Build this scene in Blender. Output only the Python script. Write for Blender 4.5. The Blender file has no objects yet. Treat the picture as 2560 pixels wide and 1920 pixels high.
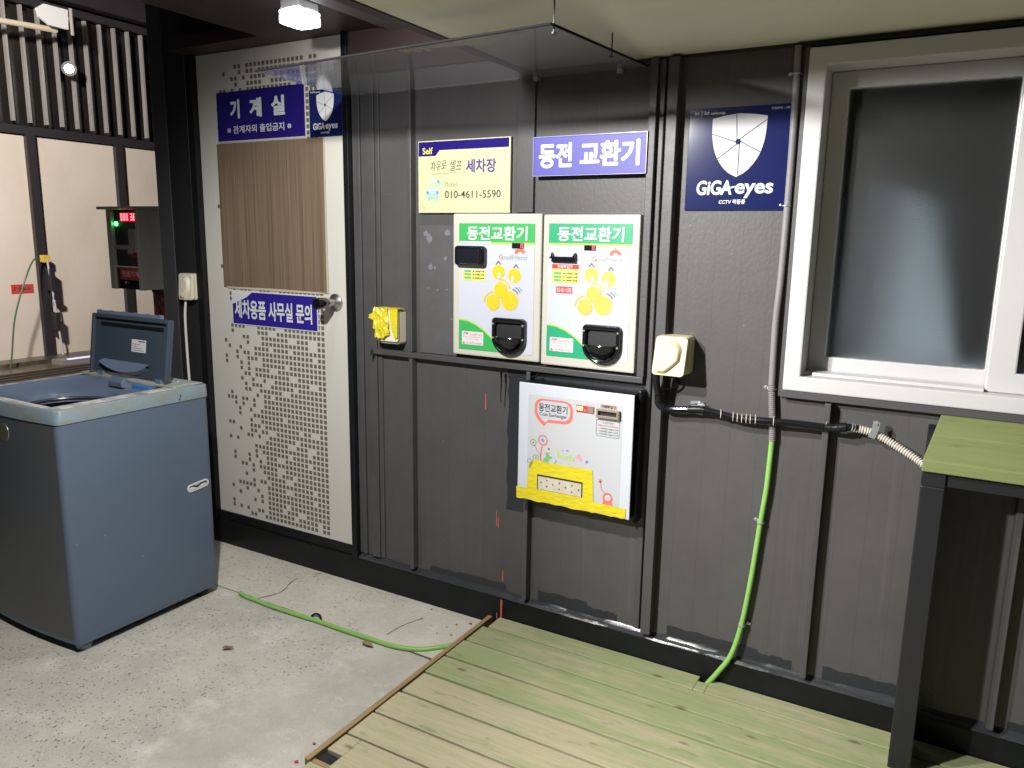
import bpy, bmesh, math, random
from mathutils import Vector, Matrix
random.seed(7)
scene = bpy.context.scene
C = scene.collection
PI = math.pi

# ------------------------------------------------------------------ camera
cam_d = bpy.data.cameras.new('camera'); cam = bpy.data.objects.new('camera', cam_d); C.objects.link(cam)
_r = Vector((0.86613306, 0.49955555, 0.0160554)); _u = Vector((-0.10635073, 0.15281422, 0.98251582)); _f = Vector((-0.48836774, 0.85269693, -0.18548555))
cam.matrix_world = Matrix(((_r.x, _u.x, -_f.x, 0), (_r.y, _u.y, -_f.y, -2.35), (_r.z, _u.z, -_f.z, 1.475), (0, 0, 0, 1)))
cam_d.sensor_width = 36; cam_d.lens = 27.2; cam_d.clip_start = .02; cam_d.clip_end = 300
scene.camera = cam

# ------------------------------------------------------------------ night sky, lamps, exposure
w = bpy.data.worlds.new('World'); scene.world = w; w.use_nodes = True
wb = w.node_tree.nodes['Background']; wb.inputs[0].default_value = (.55, .62, .8, 1); wb.inputs[1].default_value = .012
scene.view_settings.view_transform = 'Standard'; scene.view_settings.look = 'None'
scene.view_settings.exposure = .34; scene.view_settings.gamma = 1
scene.cycles.use_denoising = True
scene.cycles.max_bounces = 8; scene.cycles.transparent_max_bounces = 12
scene.cycles.sample_clamp_indirect = 6


def lamp(name, typ, loc, aim, power, col=(1, 1, 1), size=.2, angle=120, blend=.5):
    d = bpy.data.lights.new(name, typ); d.energy = power; d.color = col
    if typ == 'AREA':
        d.shape = 'SQUARE'; d.size = size
    else:
        d.shadow_soft_size = size
    if typ == 'SPOT':
        d.spot_size = math.radians(angle); d.spot_blend = blend
    o = bpy.data.objects.new(name, d); C.objects.link(o); o.location = loc
    o.rotation_euler = (Vector(aim) - Vector(loc)).to_track_quat('-Z', 'Y').to_euler()
    return o


lamp('eaves_floodlight', 'SPOT', (-1.35, -1.42, 2.06), (-.75, -.55, .2), 136, (1, .975, .935), .03, 178, .38)
lamp('added_right_fill', 'SPOT', (-2.0, -2.75, 2.27), (.30, 0, .5), 420, (1, .97, .93), .05, 50, .9)  # unseen fill lamp, added to even out the light on the right side
lamp('ceiling_lamp_beam', 'SPOT', (-1.95, -.40, 2.12), (-2.15, -.72, 0), 12, (.93, .96, 1), .05, 96, 1)
lamp('bay_floodlight_beam', 'SPOT', (-5.6, -.4, 3.7), (-9.1, 2.9, 1.2), 1250, (1, .93, .86), .15, 110, .8)

# ------------------------------------------------------------------ mesh helpers
class MB:
    def __init__(s): s.v = []; s.f = []
    def add(s, vs, fs):
        n = len(s.v); s.v += [tuple(p) for p in vs]; s.f += [tuple(i + n for i in f) for f in fs]; return s
    def box(s, x0, x1, y0, y1, z0, z1):
        return s.add([(x0, y0, z0), (x1, y0, z0), (x1, y1, z0), (x0, y1, z0), (x0, y0, z1), (x1, y0, z1), (x1, y1, z1), (x0, y1, z1)],
                     [(0, 3, 2, 1), (4, 5, 6, 7), (0, 1, 5, 4), (1, 2, 6, 5), (2, 3, 7, 6), (3, 0, 4, 7)])
    def prism_y(s, pts, y0, y1):            # outline in x,z (counter-clockwise seen from -Y), extruded in y
        n = len(pts)
        vs = [(x, y0, z) for x, z in pts] + [(x, y1, z) for x, z in pts]
        return s.add(vs, [tuple(range(n)), tuple(range(2 * n - 1, n - 1, -1))] + [(i, i + n, (i + 1) % n + n, (i + 1) % n) for i in range(n)])
    def prism_x(s, pts, x0, x1):            # outline in y,z
        n = len(pts)
        vs = [(x0, y, z) for y, z in pts] + [(x1, y, z) for y, z in pts]
        return s.add(vs, [tuple(range(n)), tuple(range(2 * n - 1, n - 1, -1))] + [(i, i + n, (i + 1) % n + n, (i + 1) % n) for i in range(n)])
    def prism_z(s, pts, z0, z1):
        n = len(pts)
        vs = [(x, y, z0) for x, y in pts] + [(x, y, z1) for x, y in pts]
        return s.add(vs, [tuple(range(n - 1, -1, -1)), tuple(range(n, 2 * n))] + [(i, (i + 1) % n, (i + 1) % n + n, i + n) for i in range(n)])
    def flat(s, pts, y):                     # flat mark on a wall, facing -Y
        return s.add([(x, y, z) for x, z in pts], [tuple(range(len(pts)))])
    def ring(s, outer, inner, y0, y1):       # frame: two outlines of equal length, solid between y0 and y1
        n = len(outer); vs = [(x, y, z) for y in (y0, y1) for x, z in outer + inner]; fs = []
        for i in range(n):
            j = (i + 1) % n; a, b, c, d = i, j, n + i, n + j; m = 2 * n
            fs += [(a, b, d, c), (a + m, c + m, d + m, b + m), (a, a + m, b + m, b), (c, d, d + m, c + m)]
        return s.add(vs, fs)
    def flat_ring(s, outer, inner, y, closed=True):
        n = len(outer); vs = [(x, y, z) for x, z in outer + inner]
        return s.add(vs, [(i, (i + 1) % n, n + (i + 1) % n, n + i) for i in range(n if closed else n - 1)])
    def tube(s, path, r, seg=12, cap=True):
        P = [Vector(p) for p in path]; rs = r if isinstance(r, (list, tuple)) else [r] * len(P)
        n = len(s.v); up = None
        for i, p in enumerate(P):
            t = (P[min(i + 1, len(P) - 1)] - P[max(i - 1, 0)]).normalized()
            if up is None:
                up = Vector((0, 0, 1)) if abs(t.z) < .9 else Vector((1, 0, 0))
            a = (up - t * up.dot(t)).normalized(); up = a; b = t.cross(a)
            for k in range(seg):
                q = 2 * PI * k / seg; s.v.append(tuple(p + (a * math.cos(q) + b * math.sin(q)) * rs[i]))
        for i in range(len(P) - 1):
            for k in range(seg):
                s.f.append((n + i * seg + k, n + i * seg + (k + 1) % seg, n + (i + 1) * seg + (k + 1) % seg, n + (i + 1) * seg + k))
        if cap:
            s.f.append(tuple(n + k for k in range(seg - 1, -1, -1))); s.f.append(tuple(n + (len(P) - 1) * seg + k for k in range(seg)))
        return s
    def lathe(s, o, axis, prof, seg=28):     # prof: (distance along axis, radius)
        ax = Vector(axis).normalized(); return s.tube([Vector(o) + ax * d for d, _ in prof], [r for _, r in prof], seg)


def rect(x0, x1, z0, z1): return [(x0, z0), (x1, z0), (x1, z1), (x0, z1)]
def ell(cx, cz, rx, rz=None, n=36, a0=0, a1=2 * PI):
    rz = rx if rz is None else rz; full = abs(a1 - a0 - 2 * PI) < 1e-6
    m = n if full else n - 1
    return [(cx + rx * math.cos(a0 + (a1 - a0) * i / m), cz + rz * math.sin(a0 + (a1 - a0) * i / m)) for i in range(n)]
def rrect(x0, x1, z0, z1, r, n=5):
    o = []
    for cx, cz, a in ((x1 - r, z0 + r, -PI / 2), (x1 - r, z1 - r, 0), (x0 + r, z1 - r, PI / 2), (x0 + r, z0 + r, PI)):
        o += [(cx + r * math.cos(a + PI / 2 * i / n), cz + r * math.sin(a + PI / 2 * i / n)) for i in range(n + 1)]
    return o
def smooth_path(pts, n=8):                   # Catmull-Rom
    P = [Vector(p) for p in pts]; P = [P[0] * 2 - P[1]] + P + [P[-1] * 2 - P[-2]]; o = []
    for i in range(1, len(P) - 2):
        a, b, c, d = P[i - 1:i + 3]
        for k in range(n):
            t = k / n
            o.append(.5 * ((2 * b) + (c - a) * t + (2 * a - 5 * b + 4 * c - d) * t * t + (3 * b - a - 3 * c + d) * t ** 3))
    o.append(P[-2]); return o


def thing(name, loc, label, cat, group=None, kind=None):
    o = bpy.data.objects.new(name, None); o.empty_display_size = .05; C.objects.link(o); o.location = loc
    return tag(o, label, cat, group, kind)
def tag(o, label=None, cat=None, group=None, kind=None):
    if label: o['label'] = label
    if cat: o['category'] = cat
    if group: o['group'] = group
    if kind: o['kind'] = kind
    return o
def wloc(o):
    v = Vector((0, 0, 0))
    while o: v += o.location; o = o.parent
    return v
def build(name, mb, m, parent=None, base=None, smooth=False, bevel=0, label=None):
    off = wloc(parent) if parent else Vector(base or (0, 0, 0))
    me = bpy.data.meshes.new(name); me.from_pydata([tuple(Vector(p) - off) for p in mb.v], [], mb.f); me.update()
    me.materials.append(m)
    bm = bmesh.new(); bm.from_mesh(me); bmesh.ops.delete(bm, geom=[v for v in bm.verts if not v.link_faces], context='VERTS')
    if not getattr(mb, 'flat_only', False): bmesh.ops.recalc_face_normals(bm, faces=bm.faces)
    bm.to_mesh(me); bm.free()
    if smooth: me.shade_smooth()
    o = bpy.data.objects.new(name, me); C.objects.link(o)
    if parent: o.parent = parent
    elif base: o.location = base
    if bevel:
        b = o.modifiers.new('bevel', 'BEVEL'); b.width = bevel; b.segments = 2; b.limit_method = 'ANGLE'; b.angle_limit = math.radians(40)
        if smooth: me.shade_smooth()
    if smooth:
        try: me.set_sharp_from_angle(angle=math.radians(40))
        except Exception: pass
    if label: o['label'] = label
    return o


_glyphs = {}
def glyphs(body, bold):
    k = (body, bold)
    if k not in _glyphs:
        c = bpy.data.curves.new('t', 'FONT'); c.body = body; c.offset = bold; c.resolution_u = 4
        o = bpy.data.objects.new('t', c); C.objects.link(o)
        dg = bpy.context.evaluated_depsgraph_get(); dg.update()
        m = bpy.data.meshes.new_from_object(o.evaluated_get(dg))
        _glyphs[k] = ([tuple(v.co) for v in m.vertices], [tuple(p.vertices) for p in m.polygons])
        bpy.data.objects.remove(o); bpy.data.curves.remove(c); bpy.data.meshes.remove(m)
    return _glyphs[k]
def text(mb, body, x0, x1, z0, z1, y, bold=0., slant=0., shift=0.):
    extra = max(0, bold - .018); vs, fs = glyphs(body, min(bold, .018))
    a = min(v[0] for v in vs); b = max(v[0] for v in vs); c = min(v[1] for v in vs); d = max(v[1] for v in vs)
    for k, (ex, ez) in enumerate(((0, 0), (1, 0), (-1, 0), (0, .7), (0, -.7)) if extra else ((0, 0),)):
        mb.add([(x0 + (v[0] + ex * extra - a) / (b - a) * (x1 - x0) + slant * (v[1] - c) / (d - c) * (z1 - z0), y - .00012 * k,
                 z0 + (v[1] + ez * extra - c) / (d - c) * (z1 - z0) + shift * (v[0] - a) / (b - a)) for v in vs], fs)
    mb.flat_only = True
    return mb

# ------------------------------------------------------------------ materials
def mat(name, col, rough=.5, metal=0., spec=.5, var=0., vscale=6., vcol=None, bump=0., bscale=60., stretch=(1, 1, 1), emit=None, estr=0., coat=0.):
    m = bpy.data.materials.new(name); m.use_nodes = True; nt = m.node_tree; N = nt.nodes; L = nt.links
    p = N['Principled BSDF']; p.inputs['Base Color'].default_value = (*col, 1); p.inputs['Roughness'].default_value = rough
    p.inputs['Metallic'].default_value = metal; p.inputs['Specular IOR Level'].default_value = spec
    if coat: p.inputs['Coat Weight'].default_value = coat; p.inputs['Coat Roughness'].default_value = .08
    if emit: p.inputs['Emission Color'].default_value = (*emit, 1); p.inputs['Emission Strength'].default_value = estr
    if var or bump:
        g = N.new('ShaderNodeNewGeometry'); mp = N.new('ShaderNodeMapping'); L.new(g.outputs['Position'], mp.inputs[0]); mp.inputs['Scale'].default_value = stretch
    if var:
        n = N.new('ShaderNodeTexNoise'); n.inputs['Scale'].default_value = vscale; n.inputs['Detail'].default_value = 8; n.inputs['Roughness'].default_value = .65
        L.new(mp.outputs[0], n.inputs[0])
        r = N.new('ShaderNodeValToRGB'); vc = vcol or tuple(c * .55 for c in col)
        r.color_ramp.elements[0].position = .36; r.color_ramp.elements[1].position = .62
        r.color_ramp.elements[0].color = (*[c + (v - c) * var for c, v in zip(col, vc)], 1); r.color_ramp.elements[1].color = (*col, 1)
        L.new(n.outputs[0], r.inputs[0]); L.new(r.outputs[0], p.inputs['Base Color'])
        rr = N.new('ShaderNodeMapRange'); rr.inputs[3].default_value = min(1, rough * 1.25 + .03); rr.inputs[4].default_value = rough * .85
        L.new(n.outputs[0], rr.inputs[0]); L.new(rr.outputs[0], p.inputs['Roughness'])
    if bump:
        n2 = N.new('ShaderNodeTexNoise'); n2.inputs['Scale'].default_value = bscale; n2.inputs['Detail'].default_value = 4
        L.new(mp.outputs[0], n2.inputs[0])
        b = N.new('ShaderNodeBump'); b.inputs['Strength'].default_value = bump; b.inputs['Distance'].default_value = .004
        L.new(n2.outputs[0], b.inputs['Height']); L.new(b.outputs[0], p.inputs['Normal'])
    return m


def cladding_mat(name, col, embossed=True):
    m = bpy.data.materials.new(name); m.use_nodes = True; nt = m.node_tree; N = nt.nodes; L = nt.links
    p = N['Principled BSDF']; g = N.new('ShaderNodeNewGeometry'); sx = N.new('ShaderNodeSeparateXYZ'); L.new(g.outputs['Position'], sx.inputs[0])
    n = N.new('ShaderNodeTexNoise'); n.inputs['Scale'].default_value = 3.5; n.inputs['Detail'].default_value = 9; n.inputs['Roughness'].default_value = .7; L.new(g.outputs['Position'], n.inputs[0])
    r = N.new('ShaderNodeValToRGB'); r.color_ramp.elements[0].position = .3; r.color_ramp.elements[1].position = .72
    r.color_ramp.elements[0].color = (*[c * .86 for c in col], 1); r.color_ramp.elements[1].color = (*[c * 1.1 for c in col], 1); L.new(n.outputs[0], r.inputs[0])
    # faint drip streaks
    mp = N.new('ShaderNodeMapping'); mp.inputs['Scale'].default_value = (26, 1, .9); L.new(g.outputs['Position'], mp.inputs[0])
    n3 = N.new('ShaderNodeTexNoise'); n3.inputs['Scale'].default_value = 1.; n3.inputs['Detail'].default_value = 6; L.new(mp.outputs[0], n3.inputs[0])
    r3 = N.new('ShaderNodeValToRGB'); r3.color_ramp.elements[0].position = .62; r3.color_ramp.elements[1].position = .8
    r3.color_ramp.elements[0].color = (0, 0, 0, 1); r3.color_ramp.elements[1].color = (.35, .35, .35, 1); L.new(n3.outputs[0], r3.inputs[0])
    mx = N.new('ShaderNodeMix'); mx.data_type = 'RGBA'; L.new(r3.outputs[0], mx.inputs[0]); L.new(r.outputs[0], mx.inputs[6]); mx.inputs[7].default_value = (*[min(1, c * 1.7) for c in col], 1)
    # micro lines every 70 mm
    md = N.new('ShaderNodeMath'); md.operation = 'PINGPONG'; md.inputs[1].default_value = .0405; L.new(sx.outputs[0], md.inputs[0])
    ml = N.new('ShaderNodeMapRange'); ml.inputs[1].default_value = 0; ml.inputs[2].default_value = .0016; ml.inputs[3].default_value = 0.; ml.inputs[4].default_value = 1.; L.new(md.outputs[0], ml.inputs[0])
    mx2 = N.new('ShaderNodeMix'); mx2.data_type = 'RGBA'; L.new(ml.outputs[0], mx2.inputs[0]); mx2.inputs[6].default_value = (*[c * .80 for c in col], 1); L.new(mx.outputs[2], mx2.inputs[7])
    L.new(mx2.outputs[2], p.inputs['Base Color'])
    p.inputs['Roughness'].default_value = .46; p.inputs['Specular IOR Level'].default_value = .42
    v = N.new('ShaderNodeTexNoise'); v.inputs['Scale'].default_value = 95; v.inputs['Detail'].default_value = 2; mp2 = N.new('ShaderNodeMapping'); mp2.inputs['Scale'].default_value = (1, 1, .7); L.new(g.outputs['Position'], mp2.inputs[0]); L.new(mp2.outputs[0], v.inputs[0])
    ad = N.new('ShaderNodeMath'); ad.operation = 'MULTIPLY_ADD'; L.new(ml.outputs[0], ad.inputs[0]); ad.inputs[1].default_value = .2; L.new(v.outputs[0], ad.inputs[2])
    b = N.new('ShaderNodeBump'); b.inputs['Strength'].default_value = .16 if embossed else .12; b.inputs['Distance'].default_value = .003
    L.new(ad.outputs[0], b.inputs['Height']); L.new(b.outputs[0], p.inputs['Normal'])
    return m


def concrete_mat(name, base, dark, light):
    m = bpy.data.materials.new(name); m.use_nodes = True; nt = m.node_tree; N = nt.nodes; L = nt.links
    p = N['Principled BSDF']; g = N.new('ShaderNodeNewGeometry')
    def noise(sc, det=8, rg=.6):
        n = N.new('ShaderNodeTexNoise'); n.inputs['Scale'].default_value = sc; n.inputs['Detail'].default_value = det; n.inputs['Roughness'].default_value = rg; L.new(g.outputs['Position'], n.inputs[0]); return n
    def ramp(src, a, b, ca, cb):
        r = N.new('ShaderNodeValToRGB'); r.color_ramp.elements[0].position = a; r.color_ramp.elements[1].position = b
        r.color_ramp.elements[0].color = (*ca, 1); r.color_ramp.elements[1].color = (*cb, 1); L.new(src.outputs[0], r.inputs[0]); return r
    def mix(f, a, b):
        x = N.new('ShaderNodeMix'); x.data_type = 'RGBA'; L.new(f.outputs[0], x.inputs[0])
        for i, s in ((6, a), (7, b)):
            if isinstance(s, tuple): x.inputs[i].default_value = (*s, 1)
            else: L.new(s.outputs[2 if s.type == 'MIX' else 0], x.inputs[i])
        return x
    big = ramp(noise(1.7, 10, .70), .34, .64, dark, base)
    mid = mix(ramp(noise(5.5, 10, .7), .52, .74, (0, 0, 0), (1, 1, 1)), big, light)
    # exposed aggregate: patches of small dark pits and pale grit
    vo = N.new('ShaderNodeTexVoronoi'); vo.inputs['Scale'].default_value = 105; L.new(g.outputs['Position'], vo.inputs[0])
    sx = N.new('ShaderNodeSeparateXYZ'); L.new(g.outputs['Position'], sx.inputs[0])
    gx = N.new('ShaderNodeMapRange'); gx.inputs[1].default_value = -2.0; gx.inputs[2].default_value = -1.55; gx.inputs[3].default_value = .12; gx.inputs[4].default_value = -.22; L.new(sx.outputs[0], gx.inputs[0])
    pa = N.new('ShaderNodeMath'); pa.operation = 'ADD'; L.new(noise(2.6, 7, .65).outputs[0], pa.inputs[0]); L.new(gx.outputs[0], pa.inputs[1])
    patch = ramp(pa, .46, .60, (0, 0, 0), (1, 1, 1))
    rnd = N.new('ShaderNodeTexWhiteNoise'); L.new(vo.outputs['Position'], rnd.inputs[0])
    sr = N.new('ShaderNodeSeparateColor'); L.new(rnd.outputs['Color'], sr.inputs[0])
    wob = N.new('ShaderNodeMath'); wob.operation = 'MULTIPLY_ADD'; wob.inputs[1].default_value = .5; L.new(noise(150, 3, .6).outputs[0], wob.inputs[0]); L.new(vo.outputs['Distance'], wob.inputs[2])
    dv = N.new('ShaderNodeMath'); dv.operation = 'DIVIDE'; L.new(wob.outputs[0], dv.inputs[0])
    sz = N.new('ShaderNodeMath'); sz.operation = 'ADD'; sz.inputs[1].default_value = .62; L.new(sr.outputs[1], sz.inputs[0]); L.new(sz.outputs[0], dv.inputs[1])
    pit = ramp(dv, .36, .50, (1, 1, 1), (0, 0, 0))
    th = N.new('ShaderNodeMath'); th.operation = 'GREATER_THAN'; th.inputs[1].default_value = .66; L.new(rnd.outputs[0], th.inputs[0])
    th2 = N.new('ShaderNodeMath'); th2.operation = 'LESS_THAN'; th2.inputs[1].default_value = .16; L.new(rnd.outputs[0], th2.inputs[0])
    def mul(a, b):
        x = N.new('ShaderNodeMath'); x.operation = 'MULTIPLY'; L.new(a.outputs[0], x.inputs[0]); L.new(b.outputs[0], x.inputs[1]); return x
    c1 = mix(mul(mul(pit, th), patch), mid, tuple(c * .60 for c in dark))
    c2 = mix(mul(mul(pit, th2), patch), c1, (.70, .68, .62))
    fine = ramp(noise(210, 3, .6), .35, .65, tuple(c * .9 for c in (1, 1, 1)), (1.06, 1.06, 1.06))
    x = N.new('ShaderNodeMix'); x.data_type = 'RGBA'; x.blend_type = 'MULTIPLY'; x.inputs[0].default_value = 1; L.new(c2.outputs[2], x.inputs[6]); L.new(fine.outputs[0], x.inputs[7])
    L.new(x.outputs[2], p.inputs['Base Color']); p.inputs['Roughness'].default_value = .78; p.inputs['Specular IOR Level'].default_value = .3
    s1 = noise(38, 9, .80)
    b = N.new('ShaderNodeBump'); b.inputs['Strength'].default_value = .75; b.inputs['Distance'].default_value = .009; L.new(s1.outputs[0], b.inputs['Height'])
    pm = mul(pit, patch); b2 = N.new('ShaderNodeBump'); b2.invert = True; b2.inputs['Strength'].default_value = .5; b2.inputs['Distance'].default_value = .004
    L.new(pm.outputs[0], b2.inputs['Height']); L.new(b.outputs[0], b2.inputs['Normal']); L.new(b2.outputs[0], p.inputs['Normal'])
    return m


def wood_mat(name, green, tan, pitch, y0, amount=.5, rough=.62):
    m = bpy.data.materials.new(name); m.use_nodes = True; nt = m.node_tree; N = nt.nodes; L = nt.links
    p = N['Principled BSDF']; g = N.new('ShaderNodeNewGeometry'); sx = N.new('ShaderNodeSeparateXYZ'); L.new(g.outputs['Position'], sx.inputs[0])
    # plank index gives each board its own shift
    a = N.new('ShaderNodeMath'); a.operation = 'SUBTRACT'; a.inputs[1].default_value = y0; L.new(sx.outputs[1], a.inputs[0])
    d = N.new('ShaderNodeMath'); d.operation = 'DIVIDE'; d.inputs[1].default_value = pitch; L.new(a.outputs[0], d.inputs[0])
    fl = N.new('ShaderNodeMath'); fl.operation = 'FLOOR'; L.new(d.outputs[0], fl.inputs[0])
    wn = N.new('ShaderNodeTexWhiteNoise'); wn.noise_dimensions = '1D'; L.new(fl.outputs[0], wn.inputs['W'])
    off = N.new('ShaderNodeVectorMath'); off.operation = 'SCALE'; off.inputs['Scale'].default_value = 9; L.new(wn.outputs['Color'], off.inputs[0])
    ps = N.new('ShaderNodeVectorMath'); ps.operation = 'ADD'; L.new(g.outputs['Position'], ps.inputs[0]); L.new(off.outputs[0], ps.inputs[1])
    def noise(scale, det, rg, dist=0.):
        mp = N.new('ShaderNodeMapping'); mp.inputs['Scale'].default_value = scale; L.new(ps.outputs[0], mp.inputs[0])
        n = N.new('ShaderNodeTexNoise'); n.inputs['Scale'].default_value = 1; n.inputs['Detail'].default_value = det; n.inputs['Roughness'].default_value = rg; n.inputs['Distortion'].default_value = dist; L.new(mp.outputs[0], n.inputs[0]); return n
    def ramp(src, a_, b_, ca, cb):
        r = N.new('ShaderNodeValToRGB'); r.color_ramp.elements[0].position = a_; r.color_ramp.elements[1].position = b_
        r.color_ramp.elements[0].color = (*ca, 1); r.color_ramp.elements[1].color = (*cb, 1); L.new(src.outputs[0], r.inputs[0]); return r
    patch = noise((2.2, 12, 12), 10, .72)
    bias = N.new('ShaderNodeMath'); bias.operation = 'MULTIPLY_ADD'; bias.inputs[1].default_value = .20; yb_ = N.new('ShaderNodeMath'); yb_.operation = 'MULTIPLY_ADD'; yb_.inputs[1].default_value = -.5; L.new(sx.outputs[1], yb_.inputs[0]); L.new(wn.outputs[0], yb_.inputs[2]); L.new(yb_.outputs[0], bias.inputs[0]); L.new(patch.outputs[0], bias.inputs[2])
    col = ramp(bias, .56 + (.5 - amount) * .5, .72 + (.5 - amount) * .5, green, tan)
    grain = ramp(noise((3.5, 120, 120), 6, .65, .6), .3, .7, (.86, .85, .82), (1.07, 1.06, 1.04))
    x = N.new('ShaderNodeMix'); x.data_type = 'RGBA'; x.blend_type = 'MULTIPLY'; x.inputs[0].default_value = 1; L.new(col.outputs[0], x.inputs[6]); L.new(grain.outputs[0], x.inputs[7])
    # smudges and knots
    sm = ramp(noise((9, 34, 34), 5, .65), .59, .72, (0, 0, 0), (.6, .6, .6))
    x2 = N.new('ShaderNodeMix'); x2.data_type = 'RGBA'; L.new(sm.outputs[0], x2.inputs[0]); L.new(x.outputs[2], x2.inputs[6]); x2.inputs[7].default_value = (*[c * .55 for c in green], 1)
    mpk = N.new('ShaderNodeMapping'); mpk.inputs['Scale'].default_value = (3.0, 7.5, 7.5); L.new(ps.outputs[0], mpk.inputs[0])
    vo = N.new('ShaderNodeTexVoronoi'); vo.inputs['Scale'].default_value = 1.; L.new(mpk.outputs[0], vo.inputs[0])
    kn = ramp(vo, .03, .075, (1, 1, 1), (0, 0, 0))
    x3 = N.new('ShaderNodeMix'); x3.data_type = 'RGBA'; L.new(kn.outputs[0], x3.inputs[0]); L.new(x2.outputs[2], x3.inputs[6]); x3.inputs[7].default_value = (.17, .135, .09, 1)
    L.new(x3.outputs[2], p.inputs['Base Color']); p.inputs['Roughness'].default_value = rough; p.inputs['Specular IOR Level'].default_value = .3
    b = N.new('ShaderNodeBump'); b.inputs['Strength'].default_value = .35; b.inputs['Distance'].default_value = .002; L.new(grain.outputs[0], b.inputs['Height']); L.new(b.outputs[0], p.inputs['Normal'])
    return m


def woodgrain_sheet():
    m = bpy.data.materials.new('woodgrain_film'); m.use_nodes = True; nt = m.node_tree; N = nt.nodes; L = nt.links
    p = N['Principled BSDF']; g = N.new('ShaderNodeNewGeometry'); mp = N.new('ShaderNodeMapping'); mp.inputs['Scale'].default_value = (110, 1, 1.1); L.new(g.outputs['Position'], mp.inputs[0])
    n = N.new('ShaderNodeTexNoise'); n.inputs['Scale'].default_value = 1; n.inputs['Detail'].default_value = 5; n.inputs['Roughness'].default_value = .7; L.new(mp.outputs[0], n.inputs[0])
    r = N.new('ShaderNodeValToRGB'); r.color_ramp.elements[0].position = .3; r.color_ramp.elements[1].position = .72
    r.color_ramp.elements[0].color = (.085, .058, .036, 1); r.color_ramp.elements[1].color = (.25, .18, .12, 1)
    e = r.color_ramp.elements.new(.48); e.color = (.17, .122, .08, 1); L.new(n.outputs[0], r.inputs[0]); L.new(r.outputs[0], p.inputs['Base Color']); p.inputs['Roughness'].default_value = .55
    return m


def acrylic_mat():
    m = bpy.data.materials.new('clear_acrylic'); m.use_nodes = True; nt = m.node_tree; N = nt.nodes; L = nt.links
    out = N['Material Output']; N.remove(N['Principled BSDF'])
    t = N.new('ShaderNodeBsdfTransparent'); t.inputs[0].default_value = (.93, .93, .95, 1)
    gl = N.new('ShaderNodeBsdfGlossy'); gl.inputs['Roughness'].default_value = .10; gl.inputs[0].default_value = (.9, .9, .95, 1)
    d = N.new('ShaderNodeBsdfDiffuse'); d.inputs[0].default_value = (.5, .5, .52, 1)
    lw = N.new('ShaderNodeLayerWeight'); lw.inputs[0].default_value = .5
    pw = N.new('ShaderNodeMath'); pw.operation = 'POWER'; pw.inputs[1].default_value = 5; L.new(lw.outputs['Facing'], pw.inputs[0])
    fr = N.new('ShaderNodeMath'); fr.operation = 'MULTIPLY_ADD'; fr.inputs[1].default_value = .92; fr.inputs[2].default_value = .04; L.new(pw.outputs[0], fr.inputs[0])
    m1 = N.new('ShaderNodeMixShader'); m1.inputs[0].default_value = .17; L.new(t.outputs[0], m1.inputs[1]); L.new(d.outputs[0], m1.inputs[2])
    m2 = N.new('ShaderNodeMixShader'); L.new(fr.outputs[0], m2.inputs[0]); L.new(m1.outputs[0], m2.inputs[1]); L.new(gl.outputs[0], m2.inputs[2]); L.new(m2.outputs[0], out.inputs[0])
    return m


def frosted_mat():
    m = mat('frosted_glass', (.80, .86, .90), .52, 0, .5, bump=.22, bscale=110, stretch=(1, 1, 1.6))
    p = m.node_tree.nodes['Principled BSDF']; p.inputs['Transmission Weight'].default_value = 1; p.inputs['IOR'].default_value = 1.35
    return m


M = {}
M['clad'] = cladding_mat('dark_cladding_paint', (.080, .078, .0795))
M['trim'] = mat('dark_trim_paint', (.074, .073, .076), .42, var=.35, vscale=9, bump=.12, bscale=140)
M['plate'] = mat('grey_cover_plate', (.098, .097, .102), .5, var=.3, vscale=14, bump=.15, bscale=160)
M['black'] = mat('black_gloss_paint', (.008, .009, .010), .34, spec=.25, var=.3, vscale=12, vcol=(.014, .015, .017), bump=.2, bscale=45)
M['soot'] = mat('black_wall_paint', (.018, .018, .021), .55, bump=.12, bscale=80)
M['brush'] = mat('dark_brushed_paint', (.022, .025, .032), .4, bump=.25, bscale=60, stretch=(1, 1, .3))
M['sealant'] = mat('glossy_dark_sealant', (.040, .042, .048), .24, bump=.35, bscale=26, stretch=(.6, 1, 2))
M['soffit'] = mat('cream_soffit_board', (.74, .74, .57), .6, var=.32, vscale=2.2, vcol=(.56, .55, .40), bump=.05, bscale=200)
M['maroon'] = mat('dark_maroon_steel', (.030, .018, .018), .45, var=.3, vscale=6)
M['beam_grey'] = mat('grey_ceiling_strip', (.12, .10, .10), .5, var=.2)
M['door'] = mat('pale_door_paint', (.60, .595, .545), .5, var=.2, vscale=2.2, vcol=(.50, .48, .40), bump=.05, bscale=300)
M['dots'] = mat('taupe_print', (.15, .125, .10), .5)
M['grain'] = woodgrain_sheet()
M['card_edge'] = mat('pale_tape_edge', (.50, .44, .34), .6)
M['navy'] = mat('deep_blue_film', (.017, .010, .15), .22, coat=.3)
M['blue'] = mat('bright_blue_film', (.028, .017, .25), .26)
M['periwinkle'] = mat('violet_blue_film', (.072, .066, .36), .5)
M['darknavy'] = mat('dark_navy_film', (.009, .014, .085), .17, spec=.28)
M['white'] = mat('white_print', (.64, .65, .67), .45)
M['silver'] = mat('silver_print', (.58, .59, .62), .5, bump=.08, bscale=35)
M['seam'] = mat('grey_print', (.16, .16, .18), .4)
M['cream_sign'] = mat('pale_yellow_film', (.56, .57, .35), .4, var=.12, vscale=7)
M['yellow_ink'] = mat('yellow_print', (.66, .62, .10), .5)
M['ink'] = mat('black_print', (.035, .035, .04), .5)
M['purple'] = mat('violet_print', (.05, .035, .25), .5)
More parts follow.
